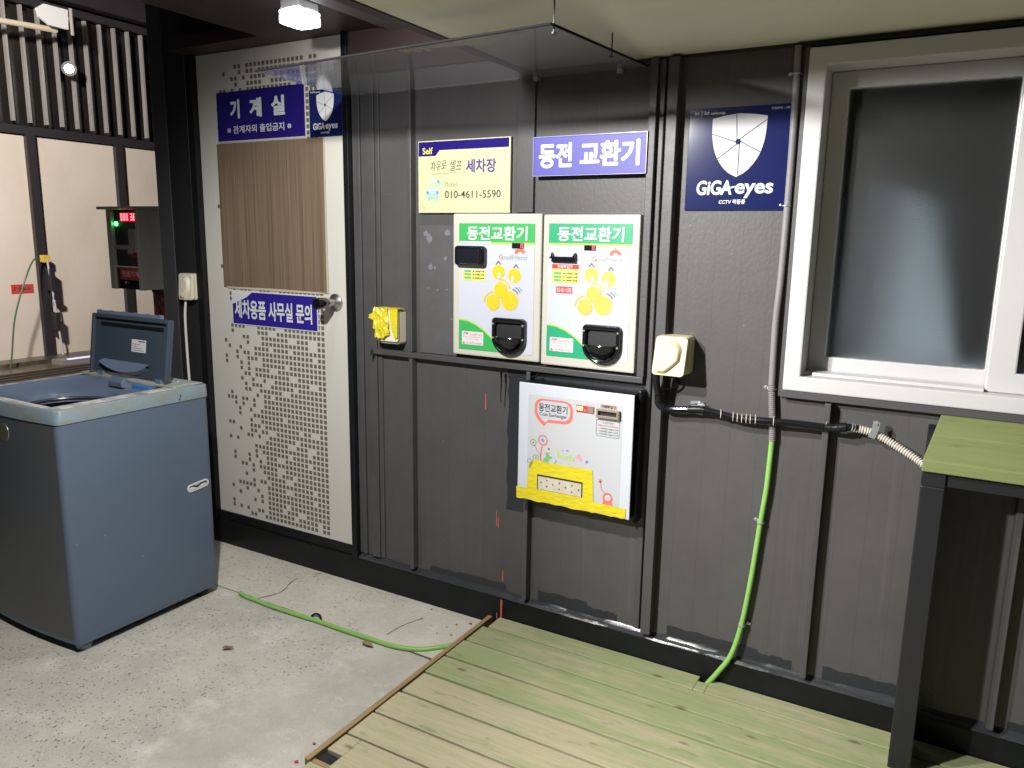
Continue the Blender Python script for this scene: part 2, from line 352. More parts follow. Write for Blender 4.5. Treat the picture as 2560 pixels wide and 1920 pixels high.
M['grey_ink'] = mat('grey_green_print', (.25, .27, .20), .5)
M['pale_blue'] = mat('pale_blue_print', (.42, .58, .70), .5)
M['mid_blue'] = mat('mid_blue_print', (.12, .27, .62), .5)
M['teal'] = mat('teal_print', (.30, .55, .45), .5)
M['cabinet'] = mat('cream_white_enamel', (.53, .525, .465), .38, var=.16, vscale=9, vcol=(.6, .57, .46), bump=.08, bscale=120)
M['panel_white'] = mat('white_blue_film', (.53, .56, .65), .4)
M['green_a'] = mat('green_print', (.045, .40, .105), .4)
M['green_b'] = mat('sea_green_print', (.02, .35, .165), .4)
M['lime'] = mat('lime_print', (.42, .62, .08), .4)
M['coin_a'] = mat('yellow_coin_print', (.66, .53, .025), .4)
M['coin_b'] = mat('faded_yellow_coin_print', (.62, .49, .10), .4)
M['peach'] = mat('peach_print', (.75, .55, .38), .4)
M['red'] = mat('red_print', (.58, .045, .04), .4)
M['coral'] = mat('coral_print', (.66, .17, .14), .4)
M['orange'] = mat('orange_red_print', (.66, .16, .09), .4)
M['pink'] = mat('pink_print', (.70, .30, .42), .4)
M['leafgreen'] = mat('soft_green_print', (.16, .42, .19), .4)
M['pricelist'] = mat('yellow_label', (.76, .74, .16), .45)
M['blackplastic'] = mat('black_gloss_plastic', (.010, .010, .012), .14, bump=.06, bscale=90)
M['smoked'] = mat('smoked_black_cover', (.012, .015, .022), .06, coat=.5)
M['led_red'] = mat('red_digit_light', (.3, .01, .01), .4, emit=(1, .05, .06), estr=5)
M['led_amber'] = mat('amber_digit_light', (.4, .2, .05), .4, emit=(1, .62, .22), estr=5)
M['led_dim'] = mat('dim_red_window', (.30, .035, .03), .3, emit=(1, .05, .03), estr=.25)
M['led_green'] = mat('green_pilot_light', (.05, .4, .08), .4, emit=(.08, 1, .16), estr=6)
M['bronze'] = mat('grey_brown_plastic', (.24, .20, .15), .4)
M['white_enamel'] = mat('white_enamel', (.54, .57, .645), .35, var=.08, vscale=12)
M['face_white'] = mat('greyed_white_film', (.47, .49, .52), .4)
M['tape'] = mat('yellow_vinyl_tape', (.66, .56, .018), .3, var=.25, vscale=22, vcol=(.48, .42, .05), bump=1., bscale=48, stretch=(.7, 1, 1.6))
M['coinplate'] = mat('stained_pale_metal', (.62, .58, .50), .4, .1, var=.5, vscale=26, vcol=(.42, .34, .2))
M['outlet'] = mat('cream_outlet_plastic', (.60, .535, .33), .4, var=.12, vscale=12)
M['outlet_pale'] = mat('ivory_outlet_plastic', (.74, .70, .55), .4)
M['chrome'] = mat('brushed_steel', (.52, .50, .48), .26, .95, var=.2, vscale=30)
M['darkchrome'] = mat('dark_polished_steel', (.10, .10, .105), .12, .95)
M['zinc'] = mat('zinc_plated_metal', (.56, .58, .60), .35, .8)
M['cable_green'] = mat('green_cable_jacket', (.25, .50, .12), .42, var=.2, vscale=18, bump=.05, bscale=80)
M['conduit_grey'] = mat('grey_pvc_conduit', (.235, .225, .235), .5, var=.2, vscale=14)
M['conduit_black'] = mat('black_corrugated_tube', (.010, .011, .014), .17)
M['flex_white'] = mat('ivory_corrugated_tube', (.58, .54, .48), .45)
M['whitecord'] = mat('white_cord', (.70, .68, .64), .5)
M['tiewrap'] = mat('ivory_cable_tie', (.70, .66, .56), .4)
M['pvc'] = mat('white_pvc_frame', (.56, .56, .57), .32, var=.06, vscale=4)
M['glass'] = frosted_mat()
M['pane_glow_sheet'] = mat('grey_blue_glow_sheet', (.42, .46, .50), .8)
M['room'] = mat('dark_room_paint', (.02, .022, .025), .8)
M['ground'] = concrete_mat('worn_concrete', (.62, .595, .525), (.43, .415, .37), (.72, .70, .64))
M['apron'] = concrete_mat('trowelled_concrete', (.65, .62, .54), (.53, .505, .435), (.70, .67, .60))
M['bayfloor'] = mat('wet_brown_bay_floor', (.12, .098, .072), .3, var=.9, vscale=3.4, vcol=(.022, .018, .014), bump=.4, bscale=9)
M['wood'] = wood_mat('treated_deck_boards', (.305, .350, .185), (.44, .405, .275), .1218, .0135, .56)
M['wood_table'] = wood_mat('green_treated_table_boards', (.20, .235, .098), (.29, .30, .15), .0965, -.0125, .3)
M['tanboard'] = mat('tan_wood_edge', (.34, .235, .115), .6, var=.4, vscale=7, stretch=(6, 1, 6), bump=.2, bscale=50)
M['steel_dark'] = mat('charcoal_steel_paint', (.015, .016, .020), .38, var=.25, vscale=10, bump=.05, bscale=120)
M['machine'] = mat('blue_grey_machine_paint', (.098, .133, .192), .36, var=.25, vscale=3.2, vcol=(.085, .118, .170), bump=.03, bscale=160)
def scuffs(m, col, amount=.6):
    nt = m.node_tree; N = nt.nodes; L = nt.links; p = N['Principled BSDF']; src = p.inputs['Base Color'].links[0].from_socket
    g = N.new('ShaderNodeNewGeometry'); v = N.new('ShaderNodeTexVoronoi'); v.inputs['Scale'].default_value = 13; L.new(g.outputs['Position'], v.inputs[0])
    n = N.new('ShaderNodeTexNoise'); n.inputs['Scale'].default_value = 55; n.inputs['Detail'].default_value = 4; mp = N.new('ShaderNodeMapping'); mp.inputs['Scale'].default_value = (1, 1, .35); L.new(g.outputs['Position'], mp.inputs[0]); L.new(mp.outputs[0], n.inputs[0])
    a = N.new('ShaderNodeMath'); a.operation = 'MULTIPLY_ADD'; a.inputs[1].default_value = .22; L.new(n.outputs[0], a.inputs[0]); L.new(v.outputs['Distance'], a.inputs[2])
    r = N.new('ShaderNodeValToRGB'); r.color_ramp.elements[0].position = .125; r.color_ramp.elements[1].position = .165; r.color_ramp.elements[0].color = (amount,) * 3 + (1,); r.color_ramp.elements[1].color = (0, 0, 0, 1); L.new(a.outputs[0], r.inputs[0])
    x = N.new('ShaderNodeMix'); x.data_type = 'RGBA'; L.new(r.outputs[0], x.inputs[0]); L.new(src, x.inputs[6]); x.inputs[7].default_value = (*col, 1)
    # grime that gathers at the foot and grey wipe marks
    n2 = N.new('ShaderNodeTexNoise'); n2.inputs['Scale'].default_value = 4; n2.inputs['Detail'].default_value = 7; L.new(g.outputs['Position'], n2.inputs[0])
    sx = N.new('ShaderNodeSeparateXYZ'); L.new(g.outputs['Position'], sx.inputs[0])
    h = N.new('ShaderNodeMath'); h.operation = 'MULTIPLY_ADD'; h.inputs[1].default_value = -1.3; L.new(sx.outputs[2], h.inputs[0]); L.new(n2.outputs[0], h.inputs[2])
    r2 = N.new('ShaderNodeValToRGB'); r2.color_ramp.elements[0].position = .38; r2.color_ramp.elements[1].position = .60; r2.color_ramp.elements[0].color = (0, 0, 0, 1); r2.color_ramp.elements[1].color = (.6, .6, .6, 1); L.new(h.outputs[0], r2.inputs[0])
    x2 = N.new('ShaderNodeMix'); x2.data_type = 'RGBA'; L.new(r2.outputs[0], x2.inputs[0]); L.new(x.outputs[2], x2.inputs[6]); x2.inputs[7].default_value = (.115, .118, .125, 1)
    L.new(x2.outputs[2], p.inputs['Base Color'])
scuffs(M['machine'], (.26, .30, .36), .55); scuffs(M['clad'], (.20, .20, .21), .30)
M['machine_front_shaded'] = mat('shade_darkened_machine_paint', (.072, .082, .098), .33, var=.5, vscale=2.2, vcol=(.085, .080, .068))  # body paint made darker: the shade on the front is put into its colour
M['rim'] = mat('worn_pale_blue_enamel', (.19, .265, .31), .4, var=.9, vscale=9, vcol=(.20, .21, .19), stretch=(1, 1, 2.5), bump=.08, bscale=90)
M['rimtop'] = mat('dirty_white_enamel', (.66, .64, .62), .4, var=.85, vscale=11, vcol=(.16, .155, .13), stretch=(1, 2, 1))
M['well'] = mat('slate_blue_plastic', (.13, .17, .25), .28, var=.2, vscale=6)
M['lid'] = mat('dark_slate_lid_plastic', (.050, .068, .092), .3, var=.2, vscale=5)
M['tub'] = mat('dark_drum', (.010, .011, .013), .35)
M['drumring'] = mat('drum_rim', (.05, .055, .065), .3)
M['paper'] = mat('white_paper_label', (.66, .67, .68), .5)
M['cream_panel'] = mat('cream_wall_panel', (.64, .565, .495), .5, var=.5, vscale=1.6, vcol=(.50, .44, .36), stretch=(1, 1, .6))
M['bay_steel'] = mat('dark_bay_steel', (.028, .025, .029), .42, var=.3, vscale=5)
M['bay_bar'] = mat('pale_steel_bar', (.36, .34, .33), .35, .2, var=.3, vscale=4)
M['smoked_sheet'] = mat('smoked_back_sheet', (.014, .012, .012), .2, var=.4, vscale=1.5, vcol=(.032, .024, .018))
M['stainless'] = mat('stainless_sheet', (.34, .335, .30), .36, .25, var=.25, vscale=20, stretch=(1, 1, .15))
M['redpaint'] = mat('red_steel_paint', (.22, .012, .014), .35)
M['rust'] = mat('rusty_steel', (.030, .022, .016), .7, var=.5, vscale=15)
M['leaf'] = mat('dry_brown_leaf', (.20, .11, .06), .7, var=.4, vscale=60)
M['redspot'] = mat('red_paint_spots', (.45, .07, .08), .6)
M['chalk'] = mat('red_marker', (.50, .11, .09), .7)
M['lens'] = mat('glowing_lamp_lens', (.9, .9, .95), .3, emit=(.92, .93, 1), estr=5)
_nt = M['lens'].node_tree; _g = _nt.nodes.new('ShaderNodeNewGeometry'); _v = _nt.nodes.new('ShaderNodeTexVoronoi'); _v.inputs['Scale'].default_value = 70; _m = _nt.nodes.new('ShaderNodeMapRange')
_m.inputs[1].default_value = .1; _m.inputs[2].default_value = .7; _m.inputs[3].default_value = 9.; _m.inputs[4].default_value = .55
_nt.links.new(_g.outputs['Position'], _v.inputs[0]); _nt.links.new(_v.outputs['Distance'], _m.inputs[0]); _nt.links.new(_m.outputs[0], _nt.nodes['Principled BSDF'].inputs['Emission Strength'])
M['glow'] = mat('floodlight_face', (.9, .9, .9), .3, emit=(1, .97, .9), estr=60)
M['strip_glow'] = mat('violet_strip_light', (.5, .5, .9), .3, emit=(.55, .55, 1), estr=.8)

# ------------------------------------------------------------------ ground
b = MB(); b.add([(-60, -60, 0), (60, -60, 0), (60, 60, 0), (-60, 60, 0)], [(0, 1, 2, 3)])
gr = build('ground', b, M['ground']); tag(gr, 'worn grey concrete yard with exposed grit', 'ground', kind='structure')
b = MB(); b.prism_x([(-.30, .004), (0.03, .004), (0.03, .034), (-.05, .032), (-.22, .014)], -3.1, -1.4)
tag(build('concrete_apron', b, M['apron']), 'smooth sloped concrete strip along the foot of the dark wall', 'concrete strip', kind='structure')
b = MB(); b.box(-9.05, -3.6, .05, 9, -.1, .004)
tag(build('bay_floor', b, M['bayfloor']), 'wet brown floor of the wash bay', 'floor', kind='structure')
b = MB()
for cx, cy, rr in [(-1.52, -.09, .009), (-1.545, -.12, .006), (-1.50, -.155, .007), (-1.555, -.17, .005), (-1.60, -.14, .004), (-1.475, -.06, .012), (-1.66, -.12, .005), (-1.505, -.86, .009), (-1.49, -.945, .010)]:
    pts = [(cx + rr * .6 * (1 + .35 * random.uniform(-1, 1)) * math.cos(q * PI / 5), cy + rr * .55 * (1 + .35 * random.uniform(-1, 1)) * math.sin(q * PI / 5)) for q in range(10)]
    zz = .004 if cy < -.31 else .004 + .03 * (cy + .32) / .3 + .003
    b.add([(x, y, zz) for x, y in pts], [tuple(range(10))])
tag(build('paint_spots', b, M['redspot']), 'small red paint drips scattered on the concrete beside the deck', 'paint', kind='stuff')
b = MB()
for path in ([(-2.46, -.306), (-2.40, -.300), (-2.33, -.309), (-2.2, -.303), (-2.05, -.308), (-1.9, -.302), (-1.75, -.307), (-1.6, -.302), (-1.45, -.306)], [(-2.36, -.30), (-2.31, -.22), (-2.33, -.12), (-2.27, -.03)], [(-1.72, -.26), (-1.70, -.18), (-1.66, -.10), (-1.67, -.04)]):
    pp = smooth_path([(x, y, 0) for x, y in path], 5); zf = lambda y: .0045 + max(0, (y + .30)) * .105
    for i in range(len(pp) - 1):
        wd = .0022 + .0016 * random.random(); a, c = pp[i], pp[i + 1]; t = (c - a).normalized(); nn = Vector((-t.y, t.x, 0)) * wd
        b.add([(a.x - nn.x, a.y - nn.y, zf(a.y - nn.y) + .0012), (c.x - nn.x, c.y - nn.y, zf(c.y - nn.y) + .0012), (c.x + nn.x, c.y + nn.y, zf(c.y + nn.y) + .0012), (a.x + nn.x, a.y + nn.y, zf(a.y + nn.y) + .0012)], [(0, 1, 2, 3)])
tag(build('ground_cracks', b, mat('crack_dirt', (.16, .15, .125), .9)), 'thin dark cracks in the concrete by the wall', 'crack', kind='stuff')

# ------------------------------------------------------------------ the container building
bld = thing('container_building', (0, 0, 0), 'dark grey metal clad cabin with cream eaves, door, window and coin machines in its wall', 'building')
b = MB()
XR = 4.0
for x0, x1, z0, z1 in [(-1.93, -.405, .165, 2.06), (-.405, XR, .165, 1.035), (1.0, XR, 1.035, 2.06)]:
    b.box(x0, x1, 0, .03, z0, z1)
cl = build('cladding', b, M['clad'], bld)
for xa_, xb_, dp_, z0, z1 in [(-1.782, -1.766, .030, .172, 1.02), (-1.782, -1.766, .030, 1.045, 2.055), (-1.272, -1.256, .032, .172, 1.02), (-1.334, -1.269, .014, 1.56, 2.055), (-.846, -.827, .012, .172, 2.005), (-.812, -.779, .036, .172, 2.005), (-.298, -.281, .036, .172, 1.026), (.190, .207, .036, .172, 1.026), (.675, .692, .036, .172, 1.026), (1.16, 1.177, .036, .172, 1.026)]:
    b = MB(); b.prism_z([(xa_ - .003, -.0005), (xa_, -dp_), (xb_, -dp_), (xb_ + .001, -.0005)], z0, z1); build('rib', b, M['trim'], bld, bevel=.002)
# dark painted band and sealant along the foot
b = MB(); b.box(-2.97, XR, -.0165, .03, .0, .148); b.box(-3.15, -2.97, -.012, .03, 0, .148); build('base_beam', b, M['black'], bld, bevel=.004)
b = MB(); n = 260; rows_ = []
fq = lambda x, k: math.sin(x * 9.1 + k) * .4 + math.sin(x * 23.7 + 2 * k) * .35 + math.sin(x * 57.3 + 3 * k) * .25
for i in range(n + 1):
    x = -2.06 + i * (XR + .46) / n; a = fq(x, .3); c = fq(x, 1.7)
    rows_.append([(x, -.0205, .1482), (x, -.0185 + .002 * a, .1525 + .0012 * c), (x, -.013 + .0025 * c, .157 + .0015 * a), (x, -.005 + .002 * a, .1605 + .003 * c), (x, -.0008, .170 + .005 * c)])
b.add([p for r_ in rows_ for p in r_], [(i * 5 + k, (i + 1) * 5 + k, (i + 1) * 5 + k + 1, i * 5 + k + 1) for i in range(n) for k in range(4)])
build('ledge_sealant', b, M['sealant'], bld, smooth=True)
b = MB(); x = -1.93
while x < 1.5:
    ln = random.uniform(.1, .3)
    if not any(abs(x + ln / 2 - r) < ln / 2 + .03 for r in (-1.762, -1.268, -.80, -.287, .20, .687, 1.17)):
        zt = random.uniform(.192, .212); k = 9
        b = MB(); b.flat_only = True; b.flat([(x, .166)] + [(x + ln, .166)] + [(x + ln - ln * q / k, zt + random.uniform(-.004, .004)) for q in range(k + 1)], -.0012); build('paint_patch', b, M['brush'], bld)
        x += ln
    else: x += .045
pass
# left end: black wall, corner column, door frame
b = MB(); b.box(-3.14, -2.965, .0, .03, .149, 2.43); build('end_wall', b, M['soot'], bld)
b = MB(); b.box(-3.235, -3.14, -.004, .10, 0, 2.62); build('corner_column', b, mat('grey_column_paint', (.055, .057, .064), .45, var=.3, vscale=7), bld, bevel=.003)
b = MB(); b.box(-2.965, -2.922, -.032, .03, .149, 2.215); b.box(-2.088, -2.060, -.030, .03, .149, 2.215); b.box(-2.922, -2.088, -.01, .03, .149, .188)
build('door_frame', b, M['black'], bld, bevel=.004)
b = MB()
for x0, x1, y in [(-2.059, -2.036, -.008), (-2.035, -2.019, -.013), (-2.018, -1.990, -.006), (-1.989, -1.950, -.014), (-1.949, -1.929, -.008)]:
    b.box(x0, x1, y, .03, .172, 2.212)
build('jamb_trim', b, M['trim'], bld, bevel=.002)
b = MB(); b.box(-2.062, -1.30, -.02, .03, 2.060, 2.212); build('head_beam', b, M['maroon'], bld)
# the steel frame round the coin machines
b = MB(); b.box(-1.955, -.848, -.030, -.0015, 1.023, 1.043); b.box(-.870, -.846, -.030, -.0015, 1.0435, 2.008); b.box(-1.955, -1.951, -.055, -.0305, 1.02, 1.043)
build('machine_frame', b, M['trim'], bld, bevel=.002)
b = MB(); b.box(-1.744, -1.576, -.006, -.0012, 1.045, 1.515); build('cover_plate', b, M['plate'], bld)
b = MB(); b.flat_only = True
for cx, cz, rx, rz in [(-1.715, 1.485, .010, .011), (-1.70, 1.468, .013, .016), (-1.62, 1.49, .012, .013), (-1.628, 1.398, .008, .008), (-1.694, 1.365, .010, .012), (-1.675, 1.362, .005, .006), (-1.704, 1.288, .004, .004), (-1.664, 1.283, .004, .004), (-1.622, 1.286, .004, .004), (-1.60, 1.18, .007, .004)]:
    b.flat([(cx + rx * (1 + .25 * random.uniform(-1, 1)) * math.cos(q * PI / 6), cz + rz * (1 + .25 * random.uniform(-1, 1)) * math.sin(q * PI / 6)) for q in range(12)], -.0075)
build('glue_spots', b, mat('dried_glue', (.17, .18, .20), .5), bld)
b = MB(); b.flat_only = True
for x, z0, z1, wd in [(-1.455, .855, .915, .0022), (-1.402, .42, .475, .002), (-1.395, .415, .455, .0025), (-1.372, .205, .245, .003)]:
    b.flat([(x - wd, z0), (x + wd, z0 + .004), (x + wd, z1), (x - wd * .4, z1 + .004)], -.0012)
build('marker_strokes', b, M['chalk'], bld)
b = MB(); b.flat_only = True; b.flat([(-1.372, .030), (-1.365, .028), (-1.362, .138), (-1.371, .142)], -.0172); b.flat([(-1.387, .05), (-1.383, .052), (-1.384, .085), (-1.389, .08)], -.0172)
build('marker_strokes', b, M['chalk'], bld)
# eaves
b = MB(); b.box(-1.295, XR, -.985, .05, 2.014, 2.055); build('soffit', b, M['soffit'], bld)
b = MB(); b.box(-1.295, XR, -1.03, -.986, 2.005, 2.30); build('fascia', b, M['maroon'], bld)
b = MB(); b.box(-1.330, -1.2955, -1.03, .0, 2.010, 2.20); build('eaves_channel', b, M['maroon'], bld)
b = MB(); b.box(-2.42, -1.331, -1.06, .05, 2.214, 2.26); b.box(-2.96, -2.4205, -.12, .05, 2.214, 2.26); b.box(-3.139, -2.421, .0, .05, 2.431, 3.2); b.box(-2.964, -2.421, .001, .05, 2.2605, 2.4305); build('entry_ceiling', b, M['maroon'], bld)
b = MB(); b.box(-1.86, -1.72, -1.05, .0, 2.196, 2.2135); build('ceiling_strip', b, M['beam_grey'], bld)
b = MB(); b.box(-.45, XR, -.012, .03, 2.000, 2.0135); b.box(-1.295, -.45, -.006, .03, 2.006, 2.0135); build('soffit_trim', b, M['soot'], bld)
# door
b = MB(); b.box(-2.921, -2.0885, -.005, .025, .19, 2.213); door = build('door', b, M['door'], bld, bevel=.002)
b = MB(); b.flat_only = True
pit = .0233
cols = 26; rows = int((2.19 - .215) / pit)
rg = random.Random(3)
for rr in range(rows):
    gaps = set()
    for k in range(2):
        c0 = (rr * 5 + k * 11 + rg.randint(0, 2)) % 17 + 1
        for q in range(rg.randint(0, 2)): gaps.add(c0 + q)
    for cc in range(cols):
        x = -2.238 - cc * pit; z = .215 + rr * pit
        frac = cc / (cols - 1)
        if cc < 2: keep = True
        elif frac < .62: keep = cc not in gaps
        else: keep = rg.random() < (.62 - 1.35 * (frac - .62)) * .75 + .05
        if keep:
            h = .0077; b.flat(rect(x - h, x + h, z - h, z + h), -.0064)
build('dot_pattern', b, M['dots'], door)
b = MB(); b.lathe((-2.160, -.0055, 1.211), (0, -1, 0), [(0, .030), (.004, .0345), (.010, .033), (.016, .024), (.020, .014), (.046, .012), (.048, .017), (.056, .017)], 32)
kn = build('door_knob', b, M['chrome'], door, smooth=True)
b = MB(); b.lathe((-2.160, -.0615, 1.211), (0, -1, 0), [(0, .0165), (.006, .0215), (.052, .0225), (.058, .020), (.060, .012)], 28); build('grip', b, M['darkchrome'], kn, smooth=True)
# window
win = MB(); win.ring(rect(-.418, 1.0, 1.053, 1.991), rect(-.371, .953, 1.096, 1.943), -.036, .13)
wf = build('window', win, M['pvc'], bld, bevel=.004)
b = MB(); b.ring(rect(-.404, .986, 1.03, 2.0), rect(-.404, .986, 1.0535, 1.9905), -.02, .03)
b = MB(); b.box(-.424, 1.01, -.030, .03, 1.030, 1.0525); b.box(-.432, -.4185, -.018, .03, 1.030, 1.999); build('window_flashing', b, M['trim'], bld, bevel=.002)
b = MB(); b.ring(rect(-.3705, .13, 1.0965, 1.9425), rect(-.322, .081, 1.146, 1.896), .065, .105); build('sash', b, M['pvc'], wf, bevel=.004)
b = MB(); b.ring(rect(.084, .9525, 1.0965, 1.9425), rect(.150, .90, 1.150, 1.885), .012, .055); build('sash', b, M['pvc'], wf, bevel=.004)
b = MB(); b.box(-.3225, .0815, .082, .087, 1.1455, 1.8965); build('pane', b, M['glass'], wf)
b = MB(); b.box(.1495, .9005, .030, .035, 1.1495, 1.8855); build('pane', b, M['glass'], wf)
b = MB(); b.box(-.3715, -.3525, -.0, .06, 1.0962, 1.101); b.box(-.345, .0835, .000, .060, 1.0962, 1.106); build('window_track', b, M['pvc'], wf, bevel=.002)
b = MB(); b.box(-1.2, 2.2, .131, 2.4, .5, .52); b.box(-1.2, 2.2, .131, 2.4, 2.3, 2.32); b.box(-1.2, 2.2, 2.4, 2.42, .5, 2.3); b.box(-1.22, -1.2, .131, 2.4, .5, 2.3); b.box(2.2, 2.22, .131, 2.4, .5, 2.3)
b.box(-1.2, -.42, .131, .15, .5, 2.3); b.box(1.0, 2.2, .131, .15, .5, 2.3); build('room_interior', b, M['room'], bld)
b = MB(); cw = []
for j in range(9):
    q = j / 8; row = []
    for i in range(41):
        u = i / 40; row.append((-.335 + .05 * q + u * (.36 - .16 * q), .21 + .09 * q + .02 * math.sin(i * .13 + q), 1.09 + .60 * q - .10 * u * q))
    cw.append(row)
b.add([p for r_ in cw for p in r_], [(j * 41 + i, j * 41 + i + 1, (j + 1) * 41 + i + 1, (j + 1) * 41 + i) for j in range(8) for i in range(40)])
build('pane_glow_sheet', b, M['pane_glow_sheet'], bld, smooth=True)  # pale sheet added behind the pane, shaped to give its cloudy glow
b = MB(); b.box(-.37, .95, .1305, .20, 1.05, 1.148); build('added_edge_block', b, M['pvc'], bld)  # white block added inside to make the pane's bottom edge look pale

# ------------------------------------------------------------------ acrylic canopy
cz = lambda y: 1.99 + .072 * y
can = thing('acrylic_canopy', (-1.5, 0, 1.98), 'clear acrylic rain sheet hung flat under the cream eaves by wires', 'canopy')
b = MB(); P = [(-2.075, -.008), (-.886, -.008), (-.840, -.735), (-1.865, -.645)]
vs = [(x, y, cz(y)) for x, y in P] + [(x, y, cz(y) + .004) for x, y in P]
b.add(vs, [(0, 1, 2, 3), (7, 6, 5, 4), (0, 4, 5, 1), (1, 5, 6, 2), (2, 6, 7, 3), (3, 7, 4, 0)]); build('sheet', b, acrylic_mat(), can)
b = MB(); e = .0035
for i, j in ((1, 2), (2, 3)):
    (xa, ya), (xb, yb) = P[i], P[j]; b.tube([(xa, ya, cz(ya) + .002), (xb, yb, cz(yb) + .002)], .0034, 6)
build('sheet_edge', b, mat('dull_black_edge', (.012, .012, .013), 1, spec=.05), can)
for x, y in ((-.844, -.715), (-.868, -.33)):
    b = MB(); b.tube([(x, y, cz(y) - .012), (x, y, 2.0135)], .0022, 6); b.lathe((x, y, cz(y) - .012), (0, 0, -1), [(0, .006), (.004, .006)], 10); build('wire', b, M['soot'], can)
for x in (-1.26, -.97):
    b = MB(); b.box(x - .008, x + .008, -.030, -.0085, cz(0) - .014, cz(0) - .001); build('bracket', b, M['zinc'], can)
b = MB(); b.flat_only = True
y0 = -.672
b.add([(x_, y_, cz(y_) - .0009) for x_, y_ in ((-1.27, -.69), (-.93, -.722), (-.925, -.690), (-1.06, -.635), (-1.26, -.66))], [(0, 1, 2, 3, 4)]); build('clear_tape', b, mat('dusty_tape', (.17, .17, .19), .5), can)
b = MB(); b.flat_only = True
for k in range(5):
    x = -1.30 + k * .016; b.add([(x, -.69, cz(-.69) - .0012), (x + .004, -.69, cz(-.69) - .0012), (x - .004, -.63 - .015 * (k % 2), cz(-.63) - .0012), (x - .008, -.63 - .015 * (k % 2), cz(-.63) - .0012)], [(0, 1, 2, 3)])
build('yellow_marks', b, mat('yellow_marker', (.45, .38, .08), .6), can)

# ------------------------------------------------------------------ ceiling lamp
lp = thing('ceiling_lamp', (-1.94, -.37, 2.213), 'small glowing white box lamp under the dark entry ceiling', 'lamp')
b = MB(); b.box(-1.985, -1.905, -.42, -.33, 2.185, 2.212); build('housing', b, M['white'], lp, bevel=.003)
b = MB(); b.prism_z([(-1.99, -.425), (-1.90, -.425), (-1.90, -.325), (-1.99, -.325)], 2.140, 2.1845); build('lens', b, M['lens'], lp, bevel=.006)

# ------------------------------------------------------------------ signs
Y0 = -.0055
def plate(name, x0, x1, z0, z1, y, d, m, label, cat='sign', bev=.0015, group=None):
    t = thing(name, ((x0 + x1) / 2, y + d, z0), label, cat, group)
    b = MB(); b.box(x0, x1, y, y + d, z0, z1); build('board', b, m, t, bevel=bev); return t
def shield(cx, top, wd, ht, n=14):
    pts = []
    for i in range(n + 1):
        t = i / n; pts.append((cx + wd / 2 * (1 - t ** 2.6) ** .72 if i < n else cx, top - ht * t))
    pts = [(cx + wd / 2 * max(0, 1 - (i / n) ** 2.9) ** .75, top - .008 * (1) - (ht - .008) * i / n) for i in range(n + 1)]
    left = [(2 * cx - x, z) for x, z in pts[::-1][1:]]
    return left[::-1][::-1] + [(cx - wd * .25, top - .001), (cx, top + .003), (cx + wd * .25, top - .001)] + pts
def security(x0, x1, z0, z1, y, d, label, tiny=True):
    W, H = x1 - x0, z1 - z0
    t = plate('security_sign', x0, x1, z0, z1, y, d, M['darknavy'], label)
    X = lambda u: x0 + u * W
    Z = lambda v: z0 + v * H
    e = y - .0008
    sh = shield(X(.505), Z(.925), W * .53, H * .60)
    b = MB(); b.flat_only = True; b.flat(sh[::-1], e); o = build('shield_emblem', b, M['silver'], t)
    b = MB(); b.flat_only = True; cx, cz_ = X(.505), Z(.665)
    def ln(a, c, wd=.0035):
        a = Vector(a); c = Vector(c); dd = (c - a).normalized(); nn = Vector((-dd.y, dd.x)) * wd * W
        b.flat([tuple(a - nn), tuple(c - nn), tuple(c + nn), tuple(a + nn)], e - .0006)
    r = .026 * W
    ends = [(X(.475), Z(.925)), (X(.765), Z(.86)), (X(.72), Z(.56)), (X(.52), Z(.345)), (X(.30), Z(.50)), (X(.243), Z(.75))]
    for k, en in enumerate(ends):
        q = PI / 2 + .55 - k * PI / 3; ln((cx + r * math.cos(q), cz_ + r * math.sin(q)), en)
    b.flat(ell(cx, cz_, r * 1.15, n=6), e - .0008); build('shutter_lines', b, M['seam'] if False else M['darknavy'], o)
    b = MB(); text(b, 'GiGA', X(.115), X(.47), Z(.155), Z(.295), e, .035, .06); text(b, 'eyes', X(.50), X(.865), Z(.12), Z(.262), e, .03, .06)
    b.flat([(X(.36), Z(.19)), (X(.50), Z(.225)), (X(.505), Z(.24)), (X(.36), Z(.212))], e); build('lettering', b, M['white'], t)
    b = MB(); text(b, 'CCTV 작동중', X(.35), X(.61), Z(.062), Z(.108), e, .03, .1); build('lettering', b, M['white'], t)
    b = MB(); text(b, 'kt | kt', X(.055), X(.20), Z(.928), Z(.975), e, .035, .1); text(b, 'telecop', X(.215), X(.36), Z(.928), Z(.962), e, .03, .1); text(b, '가입문의 : 100', X(.80), X(.97), Z(.952), Z(.972), e, .01); build('lettering', b, M['white'], t)
    return t

t = plate('room_sign', -2.798, -2.298, 1.857, 2.053, -.011, .005, M['navy'], 'dark blue machine room sign with white Korean lettering at the top of the door')
b = MB(); b.box(-2.798, -2.298, -.0108, -.0062, 1.8475, 1.8565); build('edge_strip', b, mat('pale_sign_edge', (.42, .42, .44), .4), t)
b = MB()
for ch, u0, u1 in (('기', .17, .275), ('계', .40, .53), ('실', .65, .79)):
    text(b, ch, -2.798 + u0 * .5, -2.798 + u1 * .5, 1.857 + .45 * .196, 1.857 + .82 * .196, -.0118, .05)
build('lettering', b, M['silver'], t)
b = MB(); text(b, '※ 관계자외 출입금지 ※', -2.798 + .12 * .5, -2.798 + .86 * .5, 1.857 + .14 * .196, 1.857 + .30 * .196, -.0118, .012); build('lettering', b, M['silver'], t)
security(-2.272, -2.104, 1.849, 2.024, -.010, .004, 'small navy security sticker with silver shield at the top of the door')
security(-.750, -.455, 1.565, 1.857, -.0062, .006, 'large navy security sign with silver shield between the coin machines and the window')
